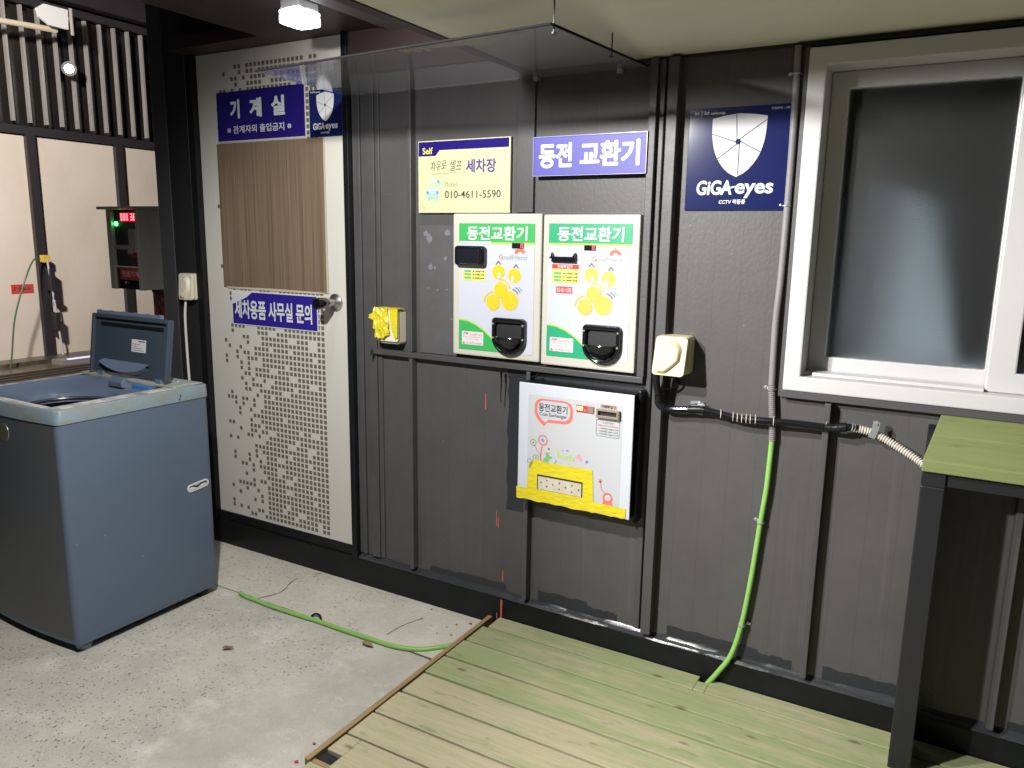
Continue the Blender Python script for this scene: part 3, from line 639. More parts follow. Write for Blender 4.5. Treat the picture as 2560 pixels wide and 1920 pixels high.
t = thing('woodgrain_sheet', (-2.5, -.006, 1.243), 'brown woodgrain sheet taped over the door above the blue paper sign', 'sheet')
b = MB(); b.box(-2.812, -2.203, -.009, -.0062, 1.243, 1.847); build('sheet', b, M['grain'], t)
b = MB(); b.flat_only = True; b.flat([(-2.206, 1.243), (-2.196, 1.243), (-2.199, 1.845), (-2.205, 1.845)], -.0096); b.flat([(-2.78, 1.238), (-2.25, 1.238), (-2.2, 1.245), (-2.5, 1.2485), (-2.8, 1.246)], -.0096); build('tape', b, M['card_edge'], t)
t = plate('paper_sign', -2.767, -2.260, 1.082, 1.230, -.0082, .002, M['white'], 'bright blue paper sign with bold white Korean lettering beside the door knob', bev=0)
b = MB(); b.flat_only = True
b.flat([(-2.763, 1.086), (-2.264, 1.086), (-2.264, 1.226), (-2.640, 1.226), (-2.672, 1.205), (-2.70, 1.194), (-2.725, 1.186), (-2.738, 1.178), (-2.763, 1.172)], -.0089); build('blue_print', b, M['blue'], t)
b = MB(); text(b, '세차용품 사무실 문의', -2.750, -2.292, 1.112, 1.192, -.0095, .03); build('lettering', b, M['white'], t)

# car wash sign
x0, x1, z0, z1 = -1.742, -1.357, 1.559, 1.810
t = plate('car_wash_sign', x0, x1, z0, z1, -.016, .012, M['cream_sign'], 'pale yellow car wash sign with blue top band and phone number')
W, H = x1 - x0, z1 - z0; X = lambda u: x0 + u * W; Z = lambda v: z0 + v * H
b = MB(); b.flat_only = True; b.flat([(X(.008), Z(.79)), (X(.20), Z(.79)), (X(.245), Z(.865)), (X(.985), Z(.865)), (X(.985), Z(.985)), (X(.008), Z(.985))], -.0168); build('header_band', b, M['navy'], t)
b = MB(); text(b, 'Self', X(.055), X(.17), Z(.815), Z(.905), -.0174, .02); build('lettering', b, M['yellow_ink'], t)
b = MB(); text(b, '자유로', X(.14), X(.315), Z(.575), Z(.71), -.0168, -.005, .12, .006); text(b, '셀프', X(.355), X(.485), Z(.575), Z(.725), -.0168, -.005, .12)
b.flat([(X(.15), Z(.535)), (X(.48), Z(.558)), (X(.48), Z(.561)), (X(.17), Z(.540))], -.0168); build('lettering', b, M['ink'], t)
b = MB(); text(b, '세차장', X(.535), X(.855), Z(.545), Z(.725), -.0168, .02); build('lettering', b, M['purple'], t)
b = MB(); text(b, 'Mobile', X(.305), X(.445), Z(.36), Z(.43), -.0168, -.012); build('lettering', b, M['grey_ink'], t)
b = MB(); text(b, '010-4611-5590', X(.305), X(.905), Z(.205), Z(.305), -.0168, .004); build('lettering', b, M['ink'], t)
b = MB(); b.flat_only = True; b.flat_ring(ell(X(.165), Z(.315), .035, .042), ell(X(.165), Z(.315), .0325, .0395), -.0168); b.flat(ell(X(.165), Z(.36), .012, .007), -.0170); b.flat([(X(.12), Z(.27)), (X(.21), Z(.27)), (X(.19), Z(.36)), (X(.14), Z(.36))], -.0168)
b.flat(rrect(X(.145), X(.185), Z(.435), Z(.465), .002), -.0168); em = build('car_emblem', b, M['pale_blue'], t)
b = MB(); b.flat_only = True; b.flat(rrect(X(.105), X(.225), Z(.205), Z(.262), .005), -.0174); b.flat(rrect(X(.115), X(.135), Z(.18), Z(.205), .002), -.0174); b.flat(rrect(X(.195), X(.215), Z(.18), Z(.205), .002), -.0174); b.flat(ell(X(.235), Z(.42), .006, .010), -.0174); build('car_emblem_print', b, M['teal'], em)
b = MB(); b.flat_only = True; b.flat(ell(X(.11), Z(.285), .0055), -.0176); b.flat(ell(X(.22), Z(.285), .0055), -.0176); b.flat(ell(X(.23), Z(.44), .004, .007), -.0178); build('car_emblem_print', b, M['mid_blue'], em)
# coin exchange sign
x0, x1, z0, z1 = -1.257, -.869, 1.677, 1.797
t = plate('coin_exchange_sign', x0, x1, z0, z1, -.036, .005, M['periwinkle'], 'violet blue coin exchange sign with large white Korean lettering above the right cream machine')
W, H = x1 - x0, z1 - z0; X = lambda u: x0 + u * W; Z = lambda v: z0 + v * H
b = MB(); text(b, '동전', X(.055), X(.355), Z(.20), Z(.83), -.0368, .045); text(b, '교환기', X(.435), X(.945), Z(.20), Z(.83), -.0368, .042); build('lettering', b, M['white'], t)
b = MB(); b.ring(rect(x0 - .002, x1 + .002, z0 - .002, z1 + .002), rect(x0, x1, z0, z1), -.0375, -.031); build('edge_strip', b, mat('pale_violet_edge', (.35, .33, .6), .3), t)

# ------------------------------------------------------------------ coin machines
def tray(parent, cx, zt, zb, w2, y):
    o = [(cx - w2, zt - .008), (cx - w2 + .008, zt), (cx + w2 - .008, zt), (cx + w2, zt - .008)]
    h = zt - zb
    out = []
    for i in range(19):
        a = -PI * i / 18; out.append((cx + w2 * math.cos(a), zb + h * .45 + h * .45 * math.sin(a)))
    outer = [(cx + w2, zt - .008)] + out + [(cx - w2, zt - .008), (cx - w2 + .008, zt), (cx + w2 - .008, zt)]
    s = .80
    inner = [(cx + (x - cx) * s, (zt - .016) + (z - zt) * .80) for x, z in outer]
    b = MB(); b.ring(outer[::-1], inner[::-1], y - .018, y); tr = build('coin_tray', b, M['blackplastic'], parent, bevel=.004)
    b = MB(); mz = zb + h * .48
    up = [(x, z) for x, z in inner if z > mz]
    b.box(cx - w2 * .80, cx + w2 * .80, y - .003, y - .001, zb + .02, zt - .018); build('tray_back', b, M['soot'], tr)
    # bowl: half funnel bulging forward
    b = MB(); n = 18; rings = []
    for k in range(7):
        t = k / 6; zz = mz - (mz - zb - .014) * t; rr = (1 - t ** 2.2 * .72)
        rings.append([(cx + w2 * .84 * rr * math.cos(PI + PI * i / n), y - .004 - .040 * rr * abs(math.sin(PI * i / n)) ** .8 * (1 - .35 * t), zz) for i in range(n + 1)])
    vs = [p for r_ in rings for p in r_]; fs = []
    for k in range(6):
        for i in range(n): a = k * (n + 1) + i; fs.append((a, a + 1, a + n + 2, a + n + 1))
    b.add(vs, fs); build('bowl', b, M['blackplastic'], tr, smooth=True)
    b = MB(); b.tube([rings[0][i] for i in range(n + 1)], .0028, 8); build('bowl_rim', b, M['blackplastic'], tr, smooth=True)
    for sx in (-1, 1):
        for zz in (zt - .022, mz - .004):
            b = MB(); b.lathe((cx + sx * w2 * .905, y - .0182, zz), (0, -1, 0), [(0, .0042), (.002, .0036), (.003, .001)], 10); build('screw', b, M['bronze'], tr)
    return tr


def digits(mb, s, x0, x1, z0, z1, y, wd=.0022):
    seg = {'0': 'abcdef', '3': 'abcdg', '8': 'abcdefg', ' ': '', '5': 'afgcd', 'o': 'cdeg'}
    n = len(s); cw = (x1 - x0) / n; mb.flat_only = True
    for i, ch in enumerate(s):
        a = x0 + i * cw + cw * .14; c = x0 + (i + 1) * cw - cw * .14; m = (z0 + z1) / 2
        R = {'a': (a, c, z1 - wd, z1), 'd': (a, c, z0, z0 + wd), 'g': (a, c, m - wd / 2, m + wd / 2), 'f': (a, a + wd, m, z1), 'e': (a, a + wd, z0, m), 'b': (c - wd, c, m, z1), 'c': (c - wd, c, z0, m)}
        for k in seg[ch]: mb.flat(rect(*R[k]), y)
    return mb


def changer(x0, x1, z0, z1, px0, px1, pz0, pz1, kind, label):
    t = thing('coin_changer', ((x0 + x1) / 2, 0, z0), label, 'coin changer', 'cream coin changers side by side in the wall')
    b = MB(); b.box(x0, x1, -.034, -.0015, z0, z1); build('cabinet', b, M['cabinet'], t, bevel=.005)
    W, H = px1 - px0, pz1 - pz0; X = lambda u: px0 + u * W; Z = lambda v: pz0 + v * H
    y = -.0352
    b = MB(); b.box(px0, px1, y, -.0345, pz0, pz1); fp = build('front_panel', b, M['panel_white'], t)
    G = M['green_a'] if kind == 0 else M['green_b']; CO = M['coin_a'] if kind == 0 else M['coin_b']
    y -= .0007
    b = MB(); b.flat_only = True; b.flat(rect(X(0), X(1), Z(.857), Z(1)), y); hd = build('header_band', b, G, t)
    b = MB(); b.flat_only = True; b.flat(rect(X(0), X(1), Z(.843), Z(.857)), y); build('lime_line', b, M['lime'], t)
    b = MB(); text(b, '동전교환기', X(.11), X(.905), Z(.872), Z(.978), y - .0008, .03, .04); build('lettering', b, M['white'], hd)
    # hill
    hill = [(X(0), Z(.235)), (X(.12), Z(.228)), (X(.24), Z(.200)), (X(.36), Z(.155)), (X(.46), Z(.10)), (X(.55), Z(.045)), (X(.66), Z(0))]
    b = MB(); b.flat_only = True; b.flat([(X(0), Z(0)), (X(.66), Z(0))] + hill[::-1][1:], y)
    b.f = [tuple(f) for f in b.f]; hl = build('green_hill', b, G, t)
    b = MB(); b.flat_only = True; b.flat_ring([(x, z + .0055) for x, z in hill], hill, y - .0004, False); b.f = [f[::-1] for f in b.f]; build('lime_line', b, M['lime'], t)
    # coin drawing
    b = MB(); b.flat_only = True
    rr = W * .087
    coins = [(.571, .492, rr), (.472, .392, rr * 1.03), (.689, .412, rr * 1.24)]
    eyes = ((.538, .630), (.749, .606))
    o2 = MB(); o2.flat_only = True
    for i, (u, v, r_) in enumerate(coins): o2.flat(ell(X(u) + .0008, Z(v), r_ * 1.07), y - .0002 * i)
    for u, v in eyes: o2.flat(ell(X(u) + .0008, Z(v), rr * .93 * 1.07), y)
    build('coin_outline', o2, M['peach'], t)
    for i, (u, v, r_) in enumerate(coins): b.flat(ell(X(u), Z(v), r_), y - .0010 - .0003 * (2 - i))
    for u, v in eyes: b.flat(ell(X(u), Z(v), rr * .93), y - .0006)
    for u, v, a0, a1 in ((.571, .492, .05 * PI, .55 * PI), (.472, .392, .50 * PI, 1.0 * PI)):
        b.flat_ring(ell(X(u), Z(v), rr * 1.5, n=12, a0=a0, a1=a1), ell(X(u), Z(v), rr * 1.28, n=12, a0=a0, a1=a1), y - .0006, False)
    cd = build('coin_drawing', b, CO, t)
    b = MB(); b.flat_only = True
    for u, v in ((.552, .603), (.727, .580)): b.flat(ell(X(u), Z(v), rr * .22, rr * .42), y - .0014)
    build('coin_glint', b, M['white'], cd)
    b = MB(); b.flat_only = True
    for u, v in ((.538, .705), (.770, .682)):
        b.flat([(X(u - .04), Z(v - .018)), (X(u - .025), Z(v - .018)), (X(u), Z(v)), (X(u + .025), Z(v - .018)), (X(u + .04), Z(v - .018)), (X(u), Z(v + .016))], y - .0006)
    for k, (ra, rb) in enumerate(((1.5, 1.68), (1.9, 2.05), (2.25, 2.33))):
        b.flat_ring(ell(X(.689), Z(.412), rr * rb, n=8, a0=.20 * PI, a1=(.40 - .05 * k) * PI), ell(X(.689), Z(.412), rr * ra, n=8, a0=.20 * PI, a1=(.40 - .05 * k) * PI), y - .0006, False)
    build('motion_marks', b, mat('faint_navy_print', (.13, .13, .28), .5) if 'faint' not in M else M['faint'], cd)
    # logo
    b = MB(); text(b, 'oodFriend', X(.590), X(.90), Z(.728), Z(.764), y, .006); build('logo_lettering', b, mat('grey_logo_print', (.32, .32, .36), .5), t)
    b = MB(); b.flat_only = True; b.flat_ring(ell(X(.815), Z(.772), .021, .020, 14, .08 * PI, .98 * PI), ell(X(.815), Z(.770), .010, .009, 14, .08 * PI, .98 * PI), y, False); b.f = [f[::-1] for f in b.f]
    for q in (.12, .5, .8): b.flat([(X(.815) + .021 * math.cos(q * PI) - .002, Z(.772) + .021 * math.sin(q * PI)), (X(.815) + .021 * math.cos(q * PI) + .003, Z(.772) + .021 * math.sin(q * PI)), (X(.815) + .030 * math.cos(q * PI), Z(.772) + .031 * math.sin(q * PI))], y)
    text(b, 'G', X(.545), X(.588), Z(.728), Z(.766), y - .0004, .006); build('logo_arc', b, M['orange'], t)
    # maker sticker
    b = MB(); b.flat_only = True; b.flat(rrect(X(.045), X(.345), Z(.04), Z(.147), .003), y - .0007); st = build('maker_sticker', b, M['white'], hl)
    b = MB(); text(b, 'JCM.', X(.062), X(.135), Z(.118), Z(.140), y - .0012, .03, .3); b.flat(ell(X(.072), Z(.052), .004, .005), y - .0012); text(b, 'GoodFriend', X(.155), X(.33), Z(.116), Z(.135), y - .0012, -.004); text(b, '고객센터 www.goodfriend.co.kr', X(.062), X(.33), Z(.098), Z(.109), y - .0012); text(b, '(대표) 1588', X(.12), X(.27), Z(.080), Z(.091), y - .0012); text(b, '02-838-8282', X(.10), X(.33), Z(.048), Z(.060), y - .0012)
    build('lettering', b, M['coral'], st)
    # display
    dx = (.715, .865) if kind == 0 else (.445, .580); dz = (.815, .855) if kind == 0 else (.808, .845)
    b = MB(); b.box(X(dx[0]), X(dx[1]), y - .0025, y, Z(dz[0]), Z(dz[1])); dp = build('display', b, M['smoked'], t)
    b = MB(); digits(b, '0', X(dx[1]) - .0125, X(dx[1]) - .001, Z(dz[0]) + .0025, Z(dz[1]) - .0025, y - .0032, .0020); build('digit', b, M['led_red'], dp)
    # price table
    tz = (.555, .640) if kind == 0 else (.560, .665)
    tx = (.05, .365) if kind == 0 else (.05, .385)
    b = MB(); b.flat_only = True; b.flat(rect(X(tx[0]), X(tx[1]), Z(tz[0]), Z(tz[1])), y - .0004); pl = build('price_table', b, M['pricelist'], t)
    b = MB(); b.flat_only = True
    c = MB()
    for k in range(3):
        v = tz[0] + (.012 + (2 - k) * .026); b.flat(rrect(X(tx[0] + .025), X(tx[0] + .12), Z(v), Z(v + .018), .0015), y - .0009)
        text(c, '▶ 500원×' + ('2개', '10개', '20개')[k], X(tx[0] + .145), X(tx[1] - .02), Z(v + .002), Z(v + .016), y - .0009, .02, .2)
    build('price_tags', b, M['leafgreen'], pl); build('lettering', c, M['ink'], pl)
    if kind == 1:
        b = MB(); b.flat_only = True; b.flat(rect(X(.05), X(.385), Z(.668), Z(.700)), y - .0004); r_ = build('red_header', b, M['red'], t)
        b = MB(); text(b, '지폐투입구', X(.12), X(.31), Z(.672), Z(.696), y - .0009, .03); build('lettering', b, M['white'], r_)
        b = MB(); b.flat_only = True; b.flat(rect(X(.105), X(.312), Z(.485), Z(.535)), y - .0004); r_ = build('phone_sticker', b, M['red'], t)
        b = MB(); text(b, '010-4611-5590', X(.115), X(.302), Z(.492), Z(.528), y - .0009, .01); build('lettering', b, M['white'], r_)
        b = MB(); b.box(X(.055), X(.355), y - .010, y, Z(.716), Z(.748)); b.prism_y([(X(.03), Z(.742)), (X(.075), Z(.742)), (X(.07), Z(.775)), (X(.06), Z(.788)), (X(.055), Z(.765))], y - .016, y - .0005); b.prism_y([(X(.31), Z(.742)), (X(.355), Z(.742)), (X(.35), Z(.788)), (X(.335), Z(.775))], y - .016, y - .0005); b.box(X(.03), X(.36), y - .008, y, Z(.742), Z(.757))
        build('bill_slot', b, M['blackplastic'], t, bevel=.001)
        tray(t, X(.702), Z(.268), Z(-.02), .0655, y)
    else:
        b = MB(); o = rrect(X(-.02), X(.385), Z(.672), Z(.826), .012); b.prism_y(o, y - .024, y); bz = build('bill_cover', b, M['blackplastic'], t, bevel=.006, smooth=True)
        b = MB(); b.prism_y(rrect(X(.045), X(.325), Z(.685), Z(.800), .006), y - .030, y - .0238); build('flap', b, M['smoked'], bz, bevel=.003)
        b = MB(); b.flat_only = True; b.flat(rect(X(.02), X(.44), Z(.842), Z(.862)), y - .0012); build('torn_patch', b, M['white'], t)
        tray(t, X(.705), Z(.278), Z(-.01), .0655, y)
    return t


M['faint'] = mat('faint_navy_print', (.13, .13, .28), .5)
changer(-1.577, -1.222, 1.057, 1.556, -1.550, -1.247, 1.079, 1.523, 0, 'cream and green coin changer with a black hooded bill slot, beside the grey plate')
changer(-1.216, -.877, 1.053, 1.553, -1.194, -.902, 1.085, 1.524, 1, 'cream and green coin changer with an open bill slot and red phone sticker')

# white coin exchanger
D = .08
t = thing('coin_exchanger', (-1.06, 0, .58), 'white box coin exchanger with yellow tape across its bottom, below the two cream changers', 'coin changer')
x0, x1, z0, z1 = -1.268, -.851, .5805, .9935
b = MB(); b.box(x0 + .004, x1 - .002, -D, -.0015, z0, z1); b.box(x1 - .0, x1 + .012, -.055, -.0016, z0 - .02, z1 + .01); build('cabinet', b, M['black'], t, bevel=.004)
b = MB(); b.box(x0, x1, -D - .006, -D - .0002, z0, z1); build('face', b, M['white_enamel'], t, bevel=.002)
y = -D - .0066
b = MB(); b.box(-1.231, -.888, y, -D - .0061, .60, .956); build('front_panel', b, M['face_white'], t)
y -= .0007
W = x1 - x0; H = z1 - z0
bub = rrect(-1.206, -1.063, .868, .946, .030, 8)
def tailed(o, dz):
    out = []
    for x, z in o: out.append((x, z))
    return out
b = MB(); b.flat_only = True
out = [(-1.13, .868), (-1.10, .868)] ; cx_, cz_ = -1.1345, .907
outer = [(-1.158, .866), (-1.093, .868)] + [(-1.093 + .030 * math.cos(a), .898 + .030 * math.sin(a)) for a in [(-PI / 2 + PI / 2 * i / 7) for i in range(1, 8)]] + [(-1.093 + .030 * math.cos(a), .916 + .030 * math.sin(a)) for a in [PI / 2 * i / 7 for i in range(8)]] + [(-1.176 + .030 * math.cos(a), .916 + .030 * math.sin(a)) for a in [PI / 2 + PI / 2 * i / 7 for i in range(8)]] + [(-1.206, .898), (-1.20, .880), (-1.188, .866), (-1.169, .851)]
inner = [(cx_ + (x - cx_) * .86, cz_ + .002 + (z - cz_) * (.80)) for x, z in outer]
b.flat_ring(outer, inner, y); build('speech_bubble', b, M['coral'], t)
b = MB(); text(b, '동전교환기', -1.190, -1.083, .902, .930, y, .015); text(b, 'Coin Exchanger', -1.187, -1.084, .884, .899, y, .008); build('lettering', b, M['ink'], t)
b = MB(); b.box(-1.050, -.987, y - .004, y, .919, .941); dp = build('display', b, M['led_dim'], t, bevel=.001)
b = MB(); digits(b, '00', -1.048, -1.024, .9245, .9365, y - .0046, .0022); build('digit', b, M['led_amber'], dp)
b = MB(); digits(b, 'o', -1.022, -1.011, .9225, .9345, y - .0046, .002); build('digit', b, M['led_red'], dp)
b = MB(); b.box(-1.0085, -.9875, y - .0044, y - .0041, .9195, .9405); build('display_cover', b, M['bronze'], dp)
b = MB(); b.ring(rect(-.975, -.896, .909, .938), rect(-.968, -.905, .917, .932), y - .012, y); sl = build('bill_slot', b, M['bronze'], t, bevel=.001)
b = MB(); b.box(-.968, -.905, y - .002, y - .0005, .917, .932); build('slot_mouth', b, M['soot'], sl)
b = MB(); b.flat_only = True; b.flat(rect(-.966, -.908, .940, .953), y - .0003); lb = build('slot_label', b, mat('pinkish_label', (.52, .36, .34), .5), t)
b = MB(); text(b, '지폐투입구', -.963, -.911, .9415, .9515, y - .0008, .02); build('lettering', b, M['ink'], lb)
b = MB(); b.flat_only = True; b.flat_ring(rrect(-.978, -.896, .846, .902, .006), rrect(-.9765, -.8975, .8475, .9005, .005), y); cdd = build('notice_frame', b, M['seam'], t)
b = MB(); text(b, '고 객 안 내 문', -.956, -.918, .889, .896, y, 0); text(b, '▸ 1,000원=500×2개', -.972, -.903, .870, .876, y); text(b, '▸ 5,000원=500×10개', -.972, -.902, .861, .867, y); text(b, '▸10,000원=500×20개', -.972, -.901, .852, .858, y); build('lettering', b, M['ink'], cdd)
b = MB(); text(b, '지폐를 한장씩 천천히 넣어주세요', -.972, -.901, .8795, .8855, y); build('lettering', b, M['coral'], cdd)
def flower(cx, cz, r, ring, heart):
    b = MB(); b.flat_only = True; b.flat_ring(ell(cx, cz, r), ell(cx, cz, r * .74), y); f = build('flower_ring', b, ring, t)
    b = MB(); b.flat_only = True; b.flat(ell(cx, cz, r * .32), y); build('flower_heart', b, heart, f)
b = MB(); b.flat_only = True
def stroke(b, pts, wd, yy=None):
    pp = smooth_path([(x, 0, z) for x, z in pts], 6)
    for i in range(len(pp) - 1):
        a, c = pp[i], pp[i + 1]; dd = (c - a).normalized(); nn = Vector((-dd.z, 0, dd.x)) * wd
        b.flat([((a - nn).x, (a - nn).z), ((c - nn).x, (c - nn).z), ((c + nn).x, (c + nn).z), ((a + nn).x, (a + nn).z)], yy or y)
stroke(b, [(-1.178, .722), (-1.179, .75), (-1.174, .783)], .0022); stroke(b, [(-1.179, .748), (-1.192, .762), (-1.203, .780)], .0014); build('flower_stems', b, M['coral'], t)
flower(-1.172, .802, .0185, M['coral'], M['mid_blue']); flower(-1.2085, .789, .0125, M['leafgreen'], M['orange']); flower(-1.148, .775, .0105, M['peach'], M['purple']); flower(-1.198, .736, .0125, M['leafgreen'], M['coral']); flower(-1.222, .722, .009, M['mid_blue'], M['pale_blue'])
b = MB(); b.flat_only = True; b.flat([(-1.172, .722), (-1.152, .722), (-1.147, .738), (-1.136, .745), (-1.135, .750), (-1.149, .750), (-1.153, .762), (-1.161, .760), (-1.158, .749), (-1.166, .738)], y); stroke(b, [(-1.13, .722), (-1.122, .732), (-1.119, .741)], .0016); stroke(b, [(-1.149, .75), (-1.147, .765)], .001); build('sprout_drawing', b, M['leafgreen'], t)
b = MB(); text(b, 'Beautiful', -1.117, -1.05, .750, .772, y, .005, 0, -.006); build('lettering', b, M['lime'], t)
b = MB(); b.flat_only = True; b.flat(ell(-1.037, .764, .009), y); b.flat(ell(-1.031, .757, .006), y - .0004); b.flat(ell(-1.01, .748, .004), y); build('pink_bubbles', b, M['pink'], t)
b = MB(); b.flat_only = True; b.flat(ell(-1.079, .779, .005, .003), y); b.flat(ell(-1.006, .753, .005), y); b.flat(ell(-1.095, .777, .0025), y); build('blue_bubbles', b, M['mid_blue'], t)
b = MB(); b.flat_only = True; stroke(b, [(-.938, .655), (-.950, .668), (-.955, .688)], .0016); b.flat(ell(-.956, .692, .0055, .004), y)
for a in (.3, .5, .7): stroke(b, [(-.956, .692), (-.956 + .012 * math.cos(a * PI), .692 + .012 * math.sin(a * PI))], .0011)
b.flat_ring(ell(-.928, .640, .0175, .020), ell(-.928, .643, .0115, .010), y); b.flat([(-.944, .632), (-.912, .632), (-.909, .612), (-.946, .612)], y - .0003); build('waving_doodle', b, M['coral'], t)
# yellow tape and coin plate
b = MB(); b.flat_only = True
yt = -D - .0084
b.flat([(x0 - .002 + (x1 - x0 - .010) * k / 24, z0 - .001 + random.uniform(0, .006)) for k in range(25)] + [ (x1 - .012, .617), (-.978, .619), (-.984, .728), (-1.13, .726), (-1.205, .729), (-1.222, .716), (-1.228, .655), (-1.232, .622), (x0 - .003, .624)], yt)
tp = build('yellow_tape', b, M['tape'], t)
b = MB(); b.flat_only = True; b.flat([(-1.219, .718), (-1.205, .727), (-1.214, .702), (-1.224, .695)], yt - .0006); build('curled_corner', b, mat('shaded_tape_back', (.35, .27, .02), .5), tp)
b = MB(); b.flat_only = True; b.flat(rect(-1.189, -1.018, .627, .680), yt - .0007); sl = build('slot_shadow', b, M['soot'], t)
b = MB(); b.box(-1.185, -1.022, yt - .0016, yt - .0010, .628, .674); cp = build('coin_plate', b, M['coinplate'], t)
b = MB(); b.flat_only = True
for u, v in ((.07, .55), (.21, .30), (.21, .78), (.35, .53), (.50, .27), (.50, .75), (.645, .5), (.79, .25), (.79, .74), (.94, .50)):
    b.flat(ell(-1.185 + u * .163, .628 + v * .046, .0028, n=14), yt - .0022)
build('plate_holes', b, M['soot'], cp)
def ragged(b, x0, x1, z0, z1, vert, y=-.0016, n=14):
    a = []; c = []
    for k in range(n + 1):
        q = k / n; j0, j1 = random.uniform(-.004, .004), random.uniform(-.004, .004)
        if vert: a.append((x0 + j0, z0 + (z1 - z0) * q)); c.append((x1 + j1, z0 + (z1 - z0) * q))
        else: a.append((x0 + (x1 - x0) * q, z1 + j0)); c.append((x0 + (x1 - x0) * q, z0 + j1))
    b.flat_ring(c, a, y, False); b.f = [f[::-1] for f in b.f]
for args in ((-1.360, -1.258, .495, 1.010, True), (-1.258, -.840, .975, 1.016, False), (-.858, -.815, .52, .974, True), (-1.258, -.859, .545, .585, False)):
    b = MB(); b.flat_only = True; ragged(b, *args); build('brushed_patch', b, M['brush'], t)
b = MB(); b.tube(smooth_path([(-1.262, -.02, .998), (-1.235, -.035, 1.008), (-1.222, -.032, 1.018)]), .004, 8); b.tube([(-1.372, -.033, 1.02), (-1.37, -.034, .985), (-1.374, -.03, .90)], [.006, .003, .0015], 6); build('loose_tape', b, M['black'], t)

# ------------------------------------------------------------------ outlets
def outlet(cx, cz, w, h, d, m, label, taped=False, tilt=0.):
    t = thing('power_outlet', (cx, 0, cz), label, 'power outlet', 'weatherproof outlets along the wall')
    y0 = 0. if cx > -2.9 else 0.
    b = MB(); b.prism_y(rrect(cx - w / 2, cx + w / 2, cz - h / 2, cz + h / 2, w * .12), -d * .62, -.0012); build('box', b, m, t, bevel=.003)
    # hinged cover, standing a little open at the foot
    b = MB(); o = rrect(cx - w / 2, cx + w / 2, cz - h / 2, cz + h / 2, w * .12); n = len(o)
    f = lambda z: -d * .63 - tilt * (cz + h / 2 - z) / h
    vs = [(x, f(z) - .016, z) for x, z in o] + [(x, f(z), z) for x, z in o]
    b.add(vs, [tuple(range(n)), tuple(range(2 * n - 1, n - 1, -1))] + [(i, i + n, (i + 1) % n + n, (i + 1) % n) for i in range(n)])
    cv = build('cover', b, m, t, bevel=.003)
    b = MB(); bl = []
    pts = ell(cx + w * .06, cz + h * .14, w * .30, h * .27, 24, 0, PI) + [(cx - w * .24, cz - h * .12), (cx - w * .36, cz - h * .32), (cx - w * .40, cz - h * .46), (cx - w * .10, cz - h * .46), (cx + w * .14, cz - h * .28), (cx + w * .34, cz - h * .10)]
    n = len(pts); q = [(cx + (x - cx) * .72 + .002, cz + (z - cz) * .78) for x, z in pts]
    vs = [(x, f(z) - .0158, z) for x, z in pts] + [(x, f(z) - .030, z) for x, z in q]
    b.add(vs, [tuple(range(n, 2 * n))] + [(i, (i + 1) % n, (i + 1) % n + n, i + n) for i in range(n)])
    build('plug_bulge', b, m, cv, bevel=.004, smooth=True)
    return t, cv

outlet(-.745, 1.128, .102, .118, .086, M['outlet'], 'cream weatherproof outlet feeding the black corrugated tube, right of the coin machines', tilt=.03)
tg, cv = outlet(-3.018, 1.236, .092, .118, .05, M['outlet_pale'], 'ivory weatherproof outlet with a white cord on the black wall left of the door', tilt=.008)
b = MB(); b.tube(smooth_path([(-3.044, -.03, 1.185), (-3.056, -.032, 1.10), (-3.056, -.033, .95), (-3.048, -.036, .80), (-3.03, -.04, .6), (-3.05, -.045, .3), (-3.1, -.06, .16)]), .0058, 8)
build('cord', b, M['whitecord'], tg, smooth=True)
# taped outlet
t = thing('power_outlet', (-1.845, 0, 1.08), 'ivory outlet wrapped in torn yellow tape above the steel ledge', 'power outlet', 'weatherproof outlets along the wall')
b = MB(); b.prism_y(rrect(-1.905, -1.812, 1.072, 1.202, .010), -.05, -.0012); build('box', b, M['outlet_pale'], t, bevel=.004)
b = MB(); b.prism_y(rrect(-1.908, -1.809, 1.082, 1.205, .008), -.062, -.0505); build('cover', b, M['outlet_pale'], t, bevel=.003)
b = MB(); n = 9
rows_ = []
for j in range(9):
    v = j / 8; z = 1.209 - .120 * v; rr = []
    for i in range(n):
        u = i / (n - 1); xx = -1.912 + u * .062 + (.012 * v if i == n - 1 else 0) - .006 * math.sin(3 * v) * (1 - u)
        zz = z + (.030 * (u - .5) ** 2 if j == 8 else 0) + (0.012 * u if j > 5 else 0)
        rr.append((xx, -.0665 - .007 * math.sin(u * PI) - .003 * math.sin(9 * u + 6 * v) - .009 * random.random(), zz + .006 * random.uniform(-1, 1)))
    rows_.append(rr)
b.add([p for r_ in rows_ for p in r_], [(j * n + i, (j + 1) * n + i, (j + 1) * n + i + 1, j * n + i + 1) for j in range(8) for i in range(n - 1)])
b.add([(-1.846, -.064, 1.208), (-1.806, -.064, 1.2075), (-1.806, -.067, 1.100), (-1.818, -.067, 1.094), (-1.832, -.069, 1.13)], [(0, 4, 3, 2, 1)])
b.add([(-1.915, -.07, 1.190), (-1.938, -.072, 1.180), (-1.932, -.074, 1.174), (-1.940, -.074, 1.168), (-1.912, -.072, 1.160)], [(0, 1, 2, 3, 4)])
b.box(-1.912, -1.806, -.066, -.02, 1.2055, 1.2085); build('yellow_tape', b, M['tape'], t)

